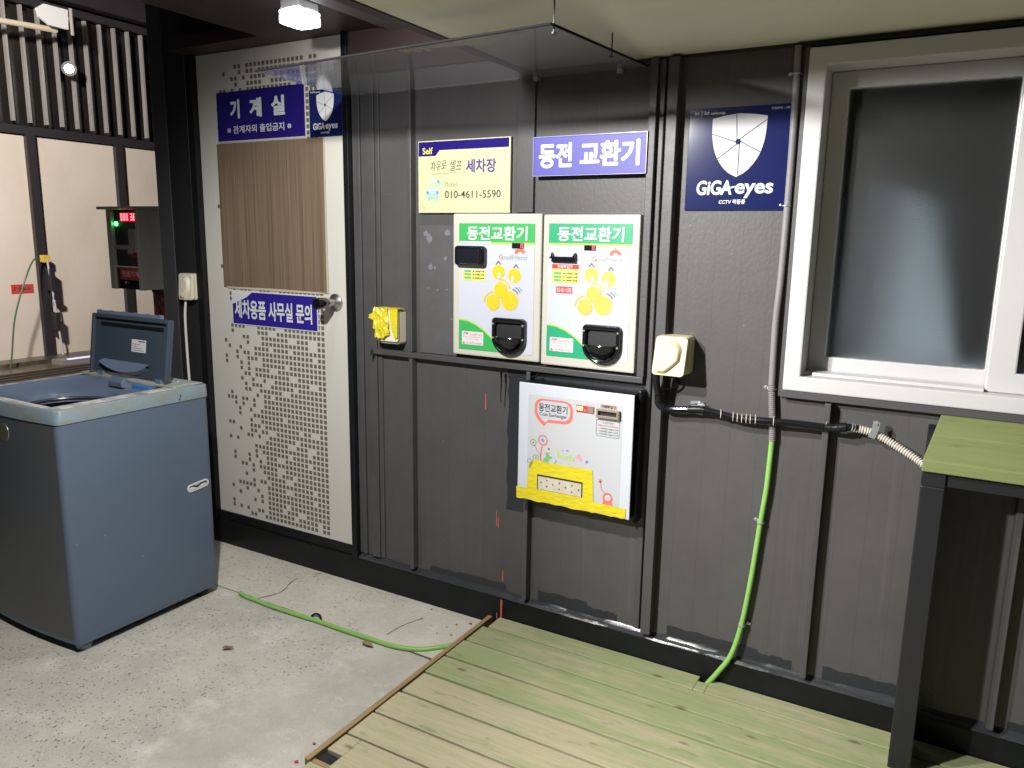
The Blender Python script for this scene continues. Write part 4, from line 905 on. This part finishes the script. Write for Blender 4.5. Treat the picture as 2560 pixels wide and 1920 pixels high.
# ------------------------------------------------------------------ conduits and cables
con = thing('wall_conduit', (-.45, -.02, .05), 'grey conduit running down beside the window and turning into a green cable', 'conduit')
def corrugated(path, r, pitch, amp):
    P = [Vector(p) for p in path]; L_ = [0]
    for i in range(1, len(P)): L_.append(L_[-1] + (P[i] - P[i - 1]).length)
    n = int(L_[-1] / pitch * 4); pts = []; rs = []; j = 0
    for k in range(n + 1):
        s = L_[-1] * k / n
        while j < len(P) - 2 and L_[j + 1] < s: j += 1
        q = (s - L_[j]) / max(1e-9, L_[j + 1] - L_[j]); pts.append(P[j].lerp(P[j + 1], q)); rs.append(r + (amp if k % 4 in (0, 1) else -amp))
    return pts, rs
b = MB(); b.tube(smooth_path([(-.452, -.016, 2.003), (-.448, -.016, 1.7), (-.450, -.016, 1.4), (-.455, -.016, 1.24), (-.452, -.017, 1.06)]), .0095, 12); build('rigid_tube', b, M['conduit_grey'], con, smooth=True)
b = MB(); b.tube(*corrugated(smooth_path([(-.452, -.017, 1.062), (-.446, -.018, 1.00), (-.440, -.018, .94), (-.4375, -.018, .893)]), .0095, .006, .0011), seg=12); build('corrugated_sleeve', b, M['conduit_grey'], con)
b = MB(); b.tube(smooth_path([(-.4375, -.018, .9), (-.440, -.019, .80), (-.443, -.019, .73), (-.453, -.019, .62), (-.466, -.020, .45), (-.484, -.022, .29), (-.508, -.030, .18), (-.545, -.036, .11), (-.585, -.036, .045)]), .0083, 12); build('green_cable', b, M['cable_green'], con, smooth=True)
def clip(x, z, r, y, parent, side=-1, m=None):
    b = MB(); pth = [(x - r - .001, -.0015, z), (x - r * 1.0, y, z), (x - r * .6, y - r * .95, z), (x + r * .6, y - r * .95, z), (x + r, y, z), (x + r + .001, -.0015, z)]
    b.tube(smooth_path(pth, 5), .0026, 6); b.prism_y(ell(x + side * (r + .008), z + .003, .007, .005, 14), -.004, -.0012); b.tube([(x + side * (r + .008), -.004, z + .003), (x + side * (r + .008), -.008, z + .003)], .0028, 8)
    return build('clip', b, m or M['zinc'], parent, smooth=True)
clip(-.452, 1.047, .0105, -.017, con); clip(-.450, 1.93, .0105, -.016, con); clip(-.451, 1.577, .0105, -.016, con); clip(-.452, .632, .0092, -.019, con); clip(-.484, .285, .0092, -.022, con, 1)
bl = thing('corrugated_cable', (-.75, -.03, .95), 'black corrugated tube from the cream outlet, ending in an ivory flexible tube under the table', 'conduit')
b = MB(); b.tube(*corrugated(smooth_path([(-.784, -.085, 1.078), (-.787, -.072, 1.04), (-.785, -.056, 1.0), (-.783, -.050, .972), (-.772, -.046, .957), (-.745, -.042, .955), (-.70, -.040, .959), (-.655, -.040, .966), (-.60, -.040, .960), (-.53, -.042, .953), (-.44, -.044, .957), (-.36, -.044, .960), (-.285, -.046, .960), (-.248, -.048, .961)]), .0102, .0056, .0012), seg=12); build('black_tube', b, M['conduit_black'], bl)
b = MB(); b.tube(smooth_path([(-.785, -.056, 1.0), (-.783, -.050, .972), (-.770, -.046, .957)]), .0125, 10); b.tube(smooth_path([(-.688, -.04, .961), (-.655, -.04, .965), (-.640, -.04, .964)]), .0128, 10)
b.tube(smooth_path([(-.290, -.046, .960), (-.262, -.047, .962), (-.232, -.046, .968), (-.205, -.042, .967)]), [.011] * 8 + [.0135] * 8 + [.010] * 9, 10); build('tape_wrap', b, M['black'], bl, smooth=True)
b = MB(); b.tube(*corrugated(smooth_path([(-.222, -.044, .968), (-.195, -.038, .964), (-.165, -.032, .957), (-.13, -.032, .942), (-.09, -.036, .922), (-.045, -.045, .898), (.0, -.07, .87)]), .0098, .0068, .0014), seg=12); build('ivory_flex', b, M['flex_white'], bl)
b = MB()
for x, z in ((-.588, .958), (-.551, .955), (-.538, .954), (-.525, .953), (-.512, .954), (-.500, .954), (-.485, .955), (-.433, .957), (-.288, .960)):
    b.tube([(x + .011 * .2 * math.cos(k), -.0425 - .0118 * math.cos(k), z + .0118 * math.sin(k)) for k in [2 * PI * q / 14 for q in range(15)]], .0012, 5)
    b.tube([(x, -.050, z + .010), (x + .002, -.054, z + .018)], .001, 5)
build('cable_ties', b, M['tiewrap'], bl)
b = MB(); b.prism_y([(-.672, .948), (-.648, .946), (-.643, .978), (-.650, .985), (-.665, .984)], -.030, -.026); b.prism_y([(-.690, .975), (-.66, .982), (-.66, .989), (-.69, .984)], -.024, -.020); build('tin_bracket', b, M['zinc'], bl)
b = MB(); b.prism_y([(-.178, .948), (-.160, .944), (-.152, .972), (-.150, .990), (-.158, .997), (-.168, .994), (-.170, .975)], -.046, -.043); b.tube([(-.159, -.046, .987), (-.159, -.05, .987)], .0035, 8); build('clip', b, M['zinc'], bl)
b = MB(); b.tube(smooth_path([(-.79, -.02, 1.068), (-.75, -.022, 1.06), (-.73, -.02, 1.035), (-.75, -.03, 1.02), (-.775, -.045, 1.02)]), .0035, 7); build('thin_lead', b, M['conduit_black'], bl, smooth=True)
b = MB(); b.tube(smooth_path([(-2.452, -.310, .012), (-2.40, -.318, .0095), (-2.35, -.319, .0095), (-2.256, -.324, .0095), (-2.08, -.320, .0095), (-1.997, -.317, .0095), (-1.879, -.318, .0095), (-1.746, -.316, .0095), (-1.642, -.311, .0095), (-1.556, -.286, .011), (-1.501, -.250, .016), (-1.451, -.205, .021), (-1.40, -.17, .026)]), .0085, 12)
tag(build('ground_cable', b, M['cable_green'], smooth=True), 'bright green cable lying on the concrete and running under the deck', 'cable')
b = MB(); b.tube(smooth_path([(-2.06, -.300, .010), (-2.045, -.293, .020), (-2.02, -.295, .019), (-2.005, -.306, .008)]), .0045, 8); tag(build('wire_loop', b, M['conduit_black'], smooth=True), 'short black wire loop sticking up behind the green ground cable', 'wire')
for i, (x, y, a, s, lab) in enumerate([(-2.145, -.631, .7, .020, 'small dark brown leaf lying near the washing machine'), (-1.736, -.350, -.1, .027, 'light brown leaf lying against the green ground cable')]):
    b = MB(); pts = [(s * math.cos(q), s * .42 * math.sin(q) * (1 - .3 * math.cos(q))) for q in [2 * PI * k / 16 for k in range(16)]]
    vs = [(x, y, .009)] + [(x + px * math.cos(a) - py * math.sin(a), y + px * math.sin(a) + py * math.cos(a), .005 + .007 * abs(py) / (s * .42) + .004 * abs(px) / s) for px, py in pts]
    b.add(vs, [(0, k + 1, (k + 1) % 16 + 1) for k in range(16)]); tag(build('dry_leaf', b, mat('tan_leaf', (.30, .20, .115), .7, var=.4, vscale=60) if i else M['leaf'], smooth=True), lab, 'leaf')

# ------------------------------------------------------------------ deck
dk = thing('wooden_deck', (0, -.5, 0), 'low greenish wooden deck of long boards at the foot of the wall', 'deck')
b = MB(); ys = [-.066 - .1218 * k for k in range(0, 13)]
edges = [(-.107 + .0, -.062)]
yy = -.062; k = 0; gaps = [-.108, -.229, -.351, -.470, -.597, -.724, -.845, -.985, -1.107, -1.229, -1.351, -1.473]
prev = -.020
hole = (-.603, -.566)
for gy in gaps:
    g = .0075 + .003 * random.random()
    xl = -1.388 - (.004 * random.random())
    zt = .072 - .002 * random.random()
    if prev == -.020:
        b.box(xl + .02, hole[0], gy + g / 2, prev, .044, zt); b.box(hole[1], 3.2, gy + g / 2, prev, .044, zt); b.box(hole[0], hole[1], gy + g / 2, prev - .030, .044, zt)
    elif gy == -.985:
        b.box(-1.333, 3.2, gy + g / 2, prev - g / 2, .044, zt); b.box(xl, -1.333, -.926, prev - g / 2, .044, zt)
    else:
        b.box(xl, 3.2, gy + g / 2, prev - g / 2, .044, zt)
    prev = gy
build('boards', b, M['wood'], dk, bevel=.0025)
b = MB(); b.box(-1.412, -1.3945, -.990, -.035, .002, .0745); build('edge_board', b, M['tanboard'], dk, bevel=.0015)
b = MB(); b.box(-1.394, -1.335, -.983, -.968, .01, .066); build('edge_board', b, M['tanboard'], dk, bevel=.0015)
b = MB(); b.box(-1.392, 3.2, -1.5, -.10, .003, .042); build('joists', b, M['soot'], dk)
b = MB(); b.prism_y([(-1.394, .060), (-1.337, .056), (-1.337, .059), (-1.390, .064)], -.966, -.930); build('steel_strap', b, M['steel_dark'], dk)

# ------------------------------------------------------------------ bar table
tb = thing('bar_table', (.5, -.3, .072), 'green wooden bar table on black steel posts under the window', 'table')
tz = lambda y: 1.0355 + (y + .012) * .464
def slab(b, x0, x1, y0, y1, d0, d1, cut=0.):
    xb_ = x0 + cut * (y1 + .207) / .195; x0 = x0 + cut * (y0 + .207) / .195
    b.add([(x0, y0, tz(y0) - d1), (x1, y0, tz(y0) - d1), (x1, y1, tz(y1) - d1), (xb_, y1, tz(y1) - d1), (x0, y0, tz(y0) - d0), (x1, y0, tz(y0) - d0), (x1, y1, tz(y1) - d0), (xb_, y1, tz(y1) - d0)],
          [(0, 3, 2, 1), (4, 5, 6, 7), (0, 1, 5, 4), (1, 2, 6, 5), (2, 3, 7, 6), (3, 0, 4, 7)])
b = MB()
for y0, y1 in ((-.207, -.1105), (-.1085, -.012)): slab(b, -.036, 2.2, y0, y1, 0, .031, .030)
build('tabletop', b, M['wood_table'], tb, bevel=.003)
b = MB(); slab(b, -.034, .021, -.196, -.020, .0315, .075); slab(b, .0212, 2.1, -.190, -.150, .0315, .075); build('frame', b, M['steel_dark'], tb, bevel=.002)
for x in (-.034, 2.0):
    b = MB(); b.box(x, x + .055, -.196, -.05, .0715, tz(-.196) - .0755); build('post', b, M['steel_dark'], tb, bevel=.003)
# ------------------------------------------------------------------ washing machine
wm = thing('washing_machine', (-2.87, -.63, 0), 'old blue grey top loading washing machine with its lid open', 'washing machine')
xa, xb, ya, yb = -3.19, -2.555, -.932, -.328
def bowed(z):     # body outline in plan at height z: front bows out a little
    r = .022; n = 14; o = []
    tuck = .010 * max(0, (.12 - z) / .12)
    bow = .016
    fr = [(xa + r + (xb - xa - 2 * r) * i / n, ya - bow * (1 - (2 * i / n - 1) ** 2) + tuck * .6) for i in range(n + 1)]
    o += fr
    o += [(xb - r + r * math.cos(a), ya + r + r * math.sin(a)) for a in [-PI / 2 + PI / 2 * k / 5 for k in range(1, 6)]]
    o += [(xb - r + r * math.cos(a), yb - r + r * math.sin(a)) for a in [PI / 2 * k / 5 for k in range(6)]]
    o += [(xa + r + r * math.cos(a), yb - r + r * math.sin(a)) for a in [PI / 2 + PI / 2 * k / 5 for k in range(6)]]
    o += [(xa + r + r * math.cos(a), ya + r + r * math.sin(a)) for a in [PI + PI / 2 * k / 5 for k in range(5)]]
    return o
def loft(b, levels, cap=True, sel=None):
    n = len(levels[0][1]); base = len(b.v)
    for z, o in levels: b.v += [(x, y, z) for x, y in o]
    for j in range(len(levels) - 1):
        for i in range(n):
            if sel and not sel(i): continue
            b.f.append((base + j * n + i, base + j * n + (i + 1) % n, base + (j + 1) * n + (i + 1) % n, base + (j + 1) * n + i))
    if cap: b.f.append(tuple(base + i for i in range(n - 1, -1, -1))); b.f.append(tuple(base + (len(levels) - 1) * n + i for i in range(n)))
lv = [(z, bowed(z)) for z in (.050, .065, .10, .16, .4, .7, .8345)]
b = MB(); loft(b, lv, False, lambda i: i >= 14); body = build('body', b, M['machine'], wm, smooth=True)
b = MB(); loft(b, lv, False, lambda i: i < 14); build('front_panel', b, M['machine_front_shaded'], wm, smooth=True)
b = MB(); loft(b, [(.034, [(x * 1.0, y) for x, y in bowed(.05)]), (.0495, bowed(.05))]); build('skirt', b, mat('grey_blue_skirt', (.09, .13, .17), .4), wm)
b = MB(); o = [(-2.87 + (x + 2.87) * .86, -.63 + (y + .63) * .86) for x, y in bowed(0)]; loft(b, [(.003, o), (.0335, o)]); build('underside', b, M['soot'], wm)
for x, y in ((-2.60, -.885), (-3.145, -.885), (-2.60, -.385), (-3.145, -.385)):
    b = MB(); b.lathe((x, y, .002), (0, 0, 1), [(0, .026), (.018, .028), (.024, .020)], 18); f = build('foot', b, mat('pale_blue_foot', (.22, .30, .33), .3) if x > -3 and y < -.6 else M['black'], wm, smooth=True)
# top frame: sloping pale band, deck with square opening
def off(o, d): return [(-2.8725 + (x + 2.8725) * (1 + d / .31), -.63 + (y + .63) * (1 + d / .30)) for x, y in o]
b = MB(); base = bowed(.5); loft(b, [(.8352, off(base, .0015)), (.8355, off(base, .0035)), (.881, off(base, .0020)), (.8845, off(base, -.0005)), (.8852, off(base, -.004)), (.8852, off(base, -.012))], False); build('top_band', b, M['rim'], wm, smooth=True)
top = off(base, -.0115); n = len(top)
opn = []
ox0, ox1, oy0, oy1 = -3.145, -2.625, -.905, -.475
for x, y in top:      # matching inner outline for the opening
    opn.append((min(max(x, ox0), ox1), min(max(y, oy0), oy1)))
b = MB(); b.v += [(x, y, .8852) for x, y in top] + [(x, y, .8856) for x, y in opn]; b.f += [(i, (i + 1) % n, n + (i + 1) % n, n + i) for i in range(n)]; build('top_deck', b, M['rimtop'], wm)
b = MB(); b.prism_x([(-.472, .886), (-.336, .886), (-.338, .8905), (-.40, .897), (-.472, .893)], -3.17, -2.572); build('control_deck', b, mat('worn_grey_enamel', (.36, .40, .40), .4, var=.6, vscale=16, vcol=(.22, .24, .22)), wm, bevel=.003)
for x in (-2.70, -2.64):
    b = MB(); b.lathe((x, -.40, .896), (0, 0, 1), [(0, .006), (.003, .005), (.005, .002)], 12); build('screw', b, M['zinc'], wm)
# well
cxw, cyw = (ox0 + ox1) / 2, (oy0 + oy1) / 2
b = MB(); nn = 48
def sq(t, e, rx, ry): c_, s_ = math.cos(t), math.sin(t); return (cxw + rx * abs(c_) ** e * (1 if c_ > 0 else -1), cyw + ry * abs(s_) ** e * (1 if s_ > 0 else -1))
R0 = (ox1 - ox0) / 2; R1 = (oy1 - oy0) / 2
lvl = [(.8858, .22, R0, R1), (.878, .24, R0 - .006, R1 - .006), (.862, .4, R0 - .02, R1 - .016), (.845, .7, R0 - .05, R1 - .035), (.835, 1, .205, .178), (.80, 1, .200, .175)]
for z, e, rx, ry in lvl: b.v += [(*sq(2 * PI * k / nn, e, rx, ry), z) for k in range(nn)]
for j in range(len(lvl) - 1):
    for k in range(nn): b.f.append((j * nn + k, j * nn + (k + 1) % nn, (j + 1) * nn + (k + 1) % nn, (j + 1) * nn + k))
build('well', b, M['well'], wm, smooth=True)
b = MB(); b.lathe((cxw, cyw, .80), (0, 0, -1), [(0, .205), (.01, .21), (.5, .21)], 40); b.f = b.f[:-2] + [b.f[-1]]; build('drum', b, M['tub'], wm, smooth=True)
b = MB(); b.tube([(cxw + .196 * math.cos(q), cyw + .172 * math.sin(q), .815) for q in [2 * PI * k / 48 for k in range(49)]], .006, 8); build('drum_ring', b, M['drumring'], wm, smooth=True)
b = MB(); b.prism_x([(-.505, .862), (-.478, .862), (-.478, .900), (-.490, .905), (-.508, .885)], -2.93, -2.84); build('water_inlet', b, M['well'], wm, bevel=.005)
b = MB(); b.box(-2.80, -2.69, -.490, -.4765, .856, .879); build('softener_tray', b, mat('bright_blue_plastic', (.03, .18, .50), .3), wm, bevel=.003)
# lid, standing open and leaning back
lid0 = Vector((0, -.452, .905)); la = math.radians(8)
def LP(x, s, d): return (x, lid0.y + s * math.sin(la) - d * math.cos(la), lid0.z + s * math.cos(la) + d * math.sin(la))
def lbox(b, x0, x1, s0, s1, d0, d1):
    P_ = [LP(x, s, d) for s in (s0, s1) for x, d in ((x0, d0), (x1, d0), (x1, d1), (x0, d1))]
    b.add(P_, [(0, 3, 2, 1), (4, 5, 6, 7), (0, 1, 5, 4), (1, 2, 6, 5), (2, 3, 7, 6), (3, 0, 4, 7)])
b = MB(); lbox(b, -3.105, -2.615, .0, .238, -.004, .006); lid = build('lid', b, M['lid'], wm, bevel=.004)
b = MB(); lbox(b, -3.105, -3.090, .0, .238, .0062, .022); lbox(b, -2.630, -2.615, .0, .238, .0062, .022); lbox(b, -3.0895, -2.6305, .222, .238, .0062, .022); build('lid_border', b, M['lid'], lid, bevel=.003)
b = MB(); lbox(b, -3.085, -2.675, .2385, .252, -.002, .014)
for k in range(6): lbox(b, -3.08 + k * .078, -3.068 + k * .078, .2523, .2545, .0, .012)
build('lid_handle', b, M['well'], lid, bevel=.002)
b = MB(); lbox(b, -3.06, -2.66, .19, .205, .0062, .0085); build('lid_groove', b, M['black'], lid)
b = MB(); pts = []
for i in range(15):
    u = i / 14; x = -3.03 + u * .30; s = .045 - .032 * (1 - (2 * u - 1) ** 2) ** .8; pts.append((x, s))
for i in range(14):
    (x_, s_), (x2, s2) = pts[i], pts[i + 1]
    b.add([LP(x_, .055, .0063), LP(x2, .055, .0063), LP(x2, s2, .030), LP(x_, s_, .030), LP(x2, s2 - .012, .0063), LP(x_, s_ - .012, .0063)], [(0, 1, 2, 3), (3, 2, 4, 5)])
build('finger_grip', b, M['well'], lid, smooth=True)
b = MB(); lbox(b, -2.855, -2.765, .098, .148, .0062, .0068); lb = build('rating_label', b, M['paper'], lid)
b = MB(); lbox(b, -2.812, -2.770, .139, .144, .0069, .0072); 
for k in range(4): lbox(b, -2.850, -2.850 + (.05, .03, .06, .075)[k], .128 - k * .008, .130 - k * .008, .0069, .0072)
build('label_print', b, M['seam'], lb)
b = MB(); lbox(b, -3.06, -3.03, -.012, .004, -.002, .012); lbox(b, -2.69, -2.66, -.012, .004, -.002, .012); build('hinge', b, M['well'], lid)
b = MB(); b.lathe((-2.862, -.9455, .777), (0, -1, 0), [(0, .036), (.004, .034), (.006, .022)], 28); build('badge', b, mat('dull_silver_badge', (.34, .34, .29), .28, .8), wm, smooth=True)
# carrying slot on the side
b = MB(); pts = [(-.447 + .0, .482), (-.357, .500)]
def side_pill(y0, y1, z0, z1, r, x, n=8):
    cy0, cy1 = y0 + r, y1 - r; o = []
    for k in range(n + 1): a = PI / 2 + PI * k / n; o.append((cy0 + r * math.cos(a), z0 + (z1 - z0) * 0 + r * math.sin(a)))
    for k in range(n + 1): a = -PI / 2 + PI * k / n; o.append((cy1 + r * math.cos(a), z1 + r * math.sin(a)))
    return o
o = side_pill(-.452, -.352, .480, .486, .0155, 0); i_ = side_pill(-.445, -.359, .480, .486, .0095, 0)
m_ = len(o); b.v += [(xb + .0035, y, z) for y, z in o] + [(xb + .0035, y, z) for y, z in i_] + [(xb - .004, y, z) for y, z in o]
b.f += [(k, (k + 1) % m_, m_ + (k + 1) % m_, m_ + k) for k in range(m_)] + [(k, (k + 1) % m_, 2 * m_ + (k + 1) % m_, 2 * m_ + k) for k in range(m_)]
hs = build('carry_handle', b, M['white'], wm)
b = MB(); b.v += [(xb + .0012, y, z) for y, z in i_]; b.f.append(tuple(range(m_))); build('handle_recess', b, M['white'], hs)
b = MB(); top_ = [(-.444 + .084 * k / 10, .483 + .006 * k / 10 + .004 * math.sin(k * 1.05) * (1 if k not in (0, 10) else 0) + .004) for k in range(11)]; bot_ = [(y, z - .005 - .003 * math.sin(PI * k / 10)) for k, (y, z) in enumerate(top_)]
b.v += [(xb + .0022, y, z) for y, z in top_ + bot_[::-1]]; b.f.append(tuple(range(22))); build('handle_gap', b, M['soot'], hs)
b = MB(); b.v += [(xb + .006, y, z) for y, z in side_pill(-.466, -.456, .846, .858, .005, 0, 5)]; b.f.append(tuple(range(len(b.v)))); build('side_slot', b, M['soot'], wm)

# ------------------------------------------------------------------ the wash bay on the left
XB = -9.1
bw = thing('bay_wall', (XB, 3, 0), 'cream panelled wash bay wall with dark steel posts and a smoked upper part behind pale bars', 'wall')
b = MB()
py = [-2.0, -.4, .62, 1.66, 2.70, 3.75, 4.80, 5.85]
for i in range(len(py) - 1): b.box(XB - .06, XB - .03, py[i] + .01, py[i + 1] - .01, .03, 2.50)
build('cream_panels', b, M['cream_panel'], bw)
b = MB(); b.box(XB - .10, XB + .02, -2, 6, 2.51, 2.60); build('rail', b, M['bay_steel'], bw)
for y in py[2:7]:
    b = MB(); b.box(XB - .05, XB + .03, y - .048, y + .048, .02, 2.509); build('post', b, M['bay_steel'], bw)
b = MB(); b.box(XB - .14, XB - .12, -2, 6, 2.61, 4.2); build('smoked_sheet', b, M['smoked_sheet'], bw)
for k in range(-2, 15):
    y = 2.552 + k * .1792
    b = MB(); b.box(XB - .04, XB + .015, y - .0115, y + .0115, 2.64, 3.86); build('bar', b, M['bay_bar'], bw)
b = MB(); b.box(XB - .03, XB + .04, -2, 6, 3.87, 3.95); build('top_rail', b, M['bay_steel'], bw)
b = MB(); b.box(XB - .1, XB + .25, -2, 6, 0.004, .045); build('kerb', b, M['bayfloor'], bw)
fl = thing('bay_floodlight', (-8.95, 3.16, 3.28), 'bright bay floodlight shining between the pale bars', 'lamp')
b = MB(); b.lathe((-8.97, 3.15, 3.27), (.75, -.62, -.15), [(0, .02), (.03, .075), (.06, .078)], 18); build('housing', b, M['bay_steel'], fl)
b = MB(); b.lathe((-8.924, 3.112, 3.261), (.75, -.62, -.15), [(0, .046), (.006, .04)], 18); build('lamp_face', b, M['glow'], fl)
b = MB(); b.box(-9.06, -8.97, 3.14, 3.17, 3.26, 3.29); build('arm', b, M['bay_steel'], fl)
rf = thing('bay_roof', (-6.5, 2.5, 4.1), 'dark steel roof over the wash bay', 'roof')
b = MB(); b.box(-9.3, -3.0, -1.2, 8, 4.22, 4.3); build('roof_sheet', b, M['soot'], rf)
b = MB(); b.box(-9.06, -8.9, -1, 8, 3.97, 4.21); b.box(-9.0, -3.1, 4.2, 4.45, 3.80, 4.2); build('roof_beam', b, M['bay_steel'], rf)
b = MB(); b.box(-9.3, 3, 8, 8.1, 0, 4.2); tag(build('bay_rear_wall', b, M['soot']), 'dark rear wall of the wash bay far behind the cabin', 'wall')
pg = thing('roof_bracket', (-8.6, 2.75, 3.6), 'white metal bracket under the bay roof beside the cream pipe', 'bracket')
b = MB(); b.prism_x([(2.64, 3.66), (2.74, 3.60), (2.945, 3.60), (2.955, 3.80), (2.70, 3.80), (2.62, 3.74)], -8.63, -8.60); build('plate', b, mat('white_bracket_paint', (.6, .6, .6), .4), pg)
b = MB(); b.tube([(-8.6, 2.985, 3.82), (-8.6, 2.985, 3.55)], .018, 8); build('rod', b, M['bay_bar'], pg)
b = MB(); b.tube([(-8.75, 1.2, 3.50), (-8.75, 2.90, 3.60)], .03, 10); tag(build('overhead_pipe', b, mat('cream_pipe', (.5, .44, .33), .5), smooth=True), 'thin cream pipe under the bay roof', 'pipe')
# red sign, hose, lance and drain at the foot
t = thing('bay_sign', (-8.95, 2.5, .77), 'small red bay sign with white lettering on the cream panels', 'sign')
b = MB(); b.box(XB - .029, XB - .024, 2.36, 2.60, .775, .875); build('board', b, M['red'], t)
b = MB(); text(b, '거품세차', 0, .2, .80, .852, 0, .03); b.v = [(XB - .0225, 2.38 + x, z) for x, y_, z in b.v]; build('lettering', b, M['white'], t)
b = MB(); b.tube(smooth_path([(-8.98, 2.62, 1.16), (-8.85, 2.48, 1.15), (-8.7, 2.30, .97), (-8.7, 2.15, .56), (-8.7, 2.08, .17), (-8.7, 2.05, .02)]), .009, 7); tag(build('green_hose', b, mat('dark_green_hose', (.05, .12, .06), .4), smooth=True), 'thin green hose hanging from the bay post to the floor', 'hose')
ln = thing('wash_lance', (-9.0, 2.72, .05), 'dark wash lance with a yellow clip leaning on the bay post', 'lance')
b = MB(); b.tube([(-8.98, 2.70, 1.17), (-8.95, 2.73, .6), (-8.94, 2.76, .06)], .011, 7); build('rod', b, mat('pale_violet_rod', (.45, .43, .55), .3), ln)
b = MB(); b.box(-9.05, -8.97, 2.66, 2.73, 1.12, 1.20); build('clip', b, mat('yellow_clip', (.6, .42, .05), .5), ln)
b = MB(); b.box(-9.04, -8.93, 2.70, 2.745, .80, 1.05); b.box(-9.04, -8.92, 2.71, 2.76, .35, .55); b.box(-9.03, -8.94, 2.72, 2.79, .70, .75); build('grip', b, M['soot'], ln)
b = MB(); b.box(-8.72, -8.50, 2.50, 2.95, .004, .06); t = build('lamp_base', b, mat('grey_block', (.2, .18, .17), .6)); tag(t, 'low grey block with a violet light strip at the foot of the bay post', 'block')
b = MB(); b.box(-8.56, -8.515, 2.58, 2.94, .0605, .070); build('light_strip', b, M['strip_glow'], t)
gt = thing('drain_grate', (-7.6, 1.7, .004), 'dark metal drain grate in the bay floor', 'grate')
b = MB()
for k in range(9): b.box(-8.3 + k * .14, -8.24 + k * .14, .9, 3.0, .005, .03)
build('bars', b, M['rust'], gt)
b = MB(); b.box(-8.32, -7.1, 3.001, 3.06, .005, .032); b.box(-8.32, -7.1, .84, .899, .005, .032); build('rim', b, M['bay_steel'], gt)

# coin box on its red post
cb = thing('coin_box', (-4.1, .5, 1.15), 'stainless wash timer box with red digits on a red post', 'coin box')
b = MB(); x0, x1, z0, z1, y0, y1 = -4.262, -3.982, 1.15, 1.596, .40, .66
b.box(x0, x0 + .043, y0, y1, z0, z1); b.box(x1 - .022, x1, y0, y1, z0, z1); b.box(x0 + .0432, x1 - .0222, y0 + .03, y1, z0, z1); build('case', b, M['stainless'], cb, bevel=.003)
b = MB(); b.prism_x([(.365, 1.5965), (.67, 1.5965), (.67, 1.625), (.365, 1.612)], x0 - .032, x1 + .004); build('roof', b, mat('bright_stainless', (.55, .53, .5), .35, .6), cb, bevel=.003)
b = MB(); b.box(x0 + .0432, x1 - .0222, .420, .4295, 1.282, 1.590); fr = build('front_window', b, M['soot'], cb)
b = MB(); b.box(-4.155, -4.006, .414, .4195, 1.530, 1.580); dp = build('display', b, mat('red_display_window', (.12, .005, .008), .3, emit=(1, .02, .05), estr=.35), cb)
b = MB(); digits(b, '000', -4.150, -4.078, 1.537, 1.574, .4135, .0055); digits(b, '38', -4.063, -4.010, 1.537, 1.574, .4135, .0055); build('digit', b, mat('bright_red_digits', (.4, .02, .03), .4, emit=(1, .10, .12), estr=4), dp)
b = MB(); b.lathe((-4.197, .4195, 1.518), (0, -1, 0), [(0, .013), (.008, .011), (.011, .004)], 14); build('pilot_lamp', b, M['led_green'], cb)
b = MB(); b.box(-4.08, -4.02, .405, .4195, 1.36, 1.49); b.box(-4.215, -4.06, .408, .4195, 1.375, 1.40); b.box(-4.10, -4.06, .408, .4194, 1.35, 1.3745); build('coin_slot', b, mat('pale_plastic', (.22, .21, .21), .3), cb, bevel=.004)
b = MB(); b.box(-4.075, -4.025, .412, .4195, 1.332, 1.352); build('red_button', b, M['redpaint'], cb)
b = MB(); b.box(-4.14, -4.02, .412, .4195, 1.305, 1.32); build('slot_lip', b, M['rust'], cb)
b = MB(); b.box(x0 + .0432, x1 - .0222, .415, .4295, 1.152, 1.275); dr = build('lower_door', b, M['blackplastic'], cb)
b = MB(); b.box(x0 + .0432, x1 - .0222, .410, .4295, 1.2755, 1.2815); build('bright_strip', b, M['white'], cb)
b = MB(); b.box(-4.186, -4.006, .412, .4148, 1.205, 1.272); rl = build('red_label', b, mat('wine_red_label', (.30, .03, .04), .4), cb)
b = MB(); text(b, '천원기계', -4.168, -4.018, 1.222, 1.255, .4112, .03); build('lettering', b, M['pink'], rl)
b = MB(); b.lathe((-4.128, .4148, 1.188), (0, -1, 0), [(0, .011), (.008, .010), (.009, .003)], 14); build('lock', b, M['chrome'], cb)
b = MB(); b.box(-4.255, -4.10, .661, .78, .02, 1.45); build('post', b, M['redpaint'], cb)
b = MB(); b.tube(smooth_path([(-4.00, .5, 1.15), (-3.96, .52, 1.115), (-3.90, .56, 1.105)]), .012, 8); b.tube(smooth_path([(-4.03, .5, 1.15), (-4.0, .52, 1.05), (-3.96, .5, .92), (-3.92, .5, .7)]), .007, 7); build('lead', b, M['conduit_black'], cb, smooth=True)
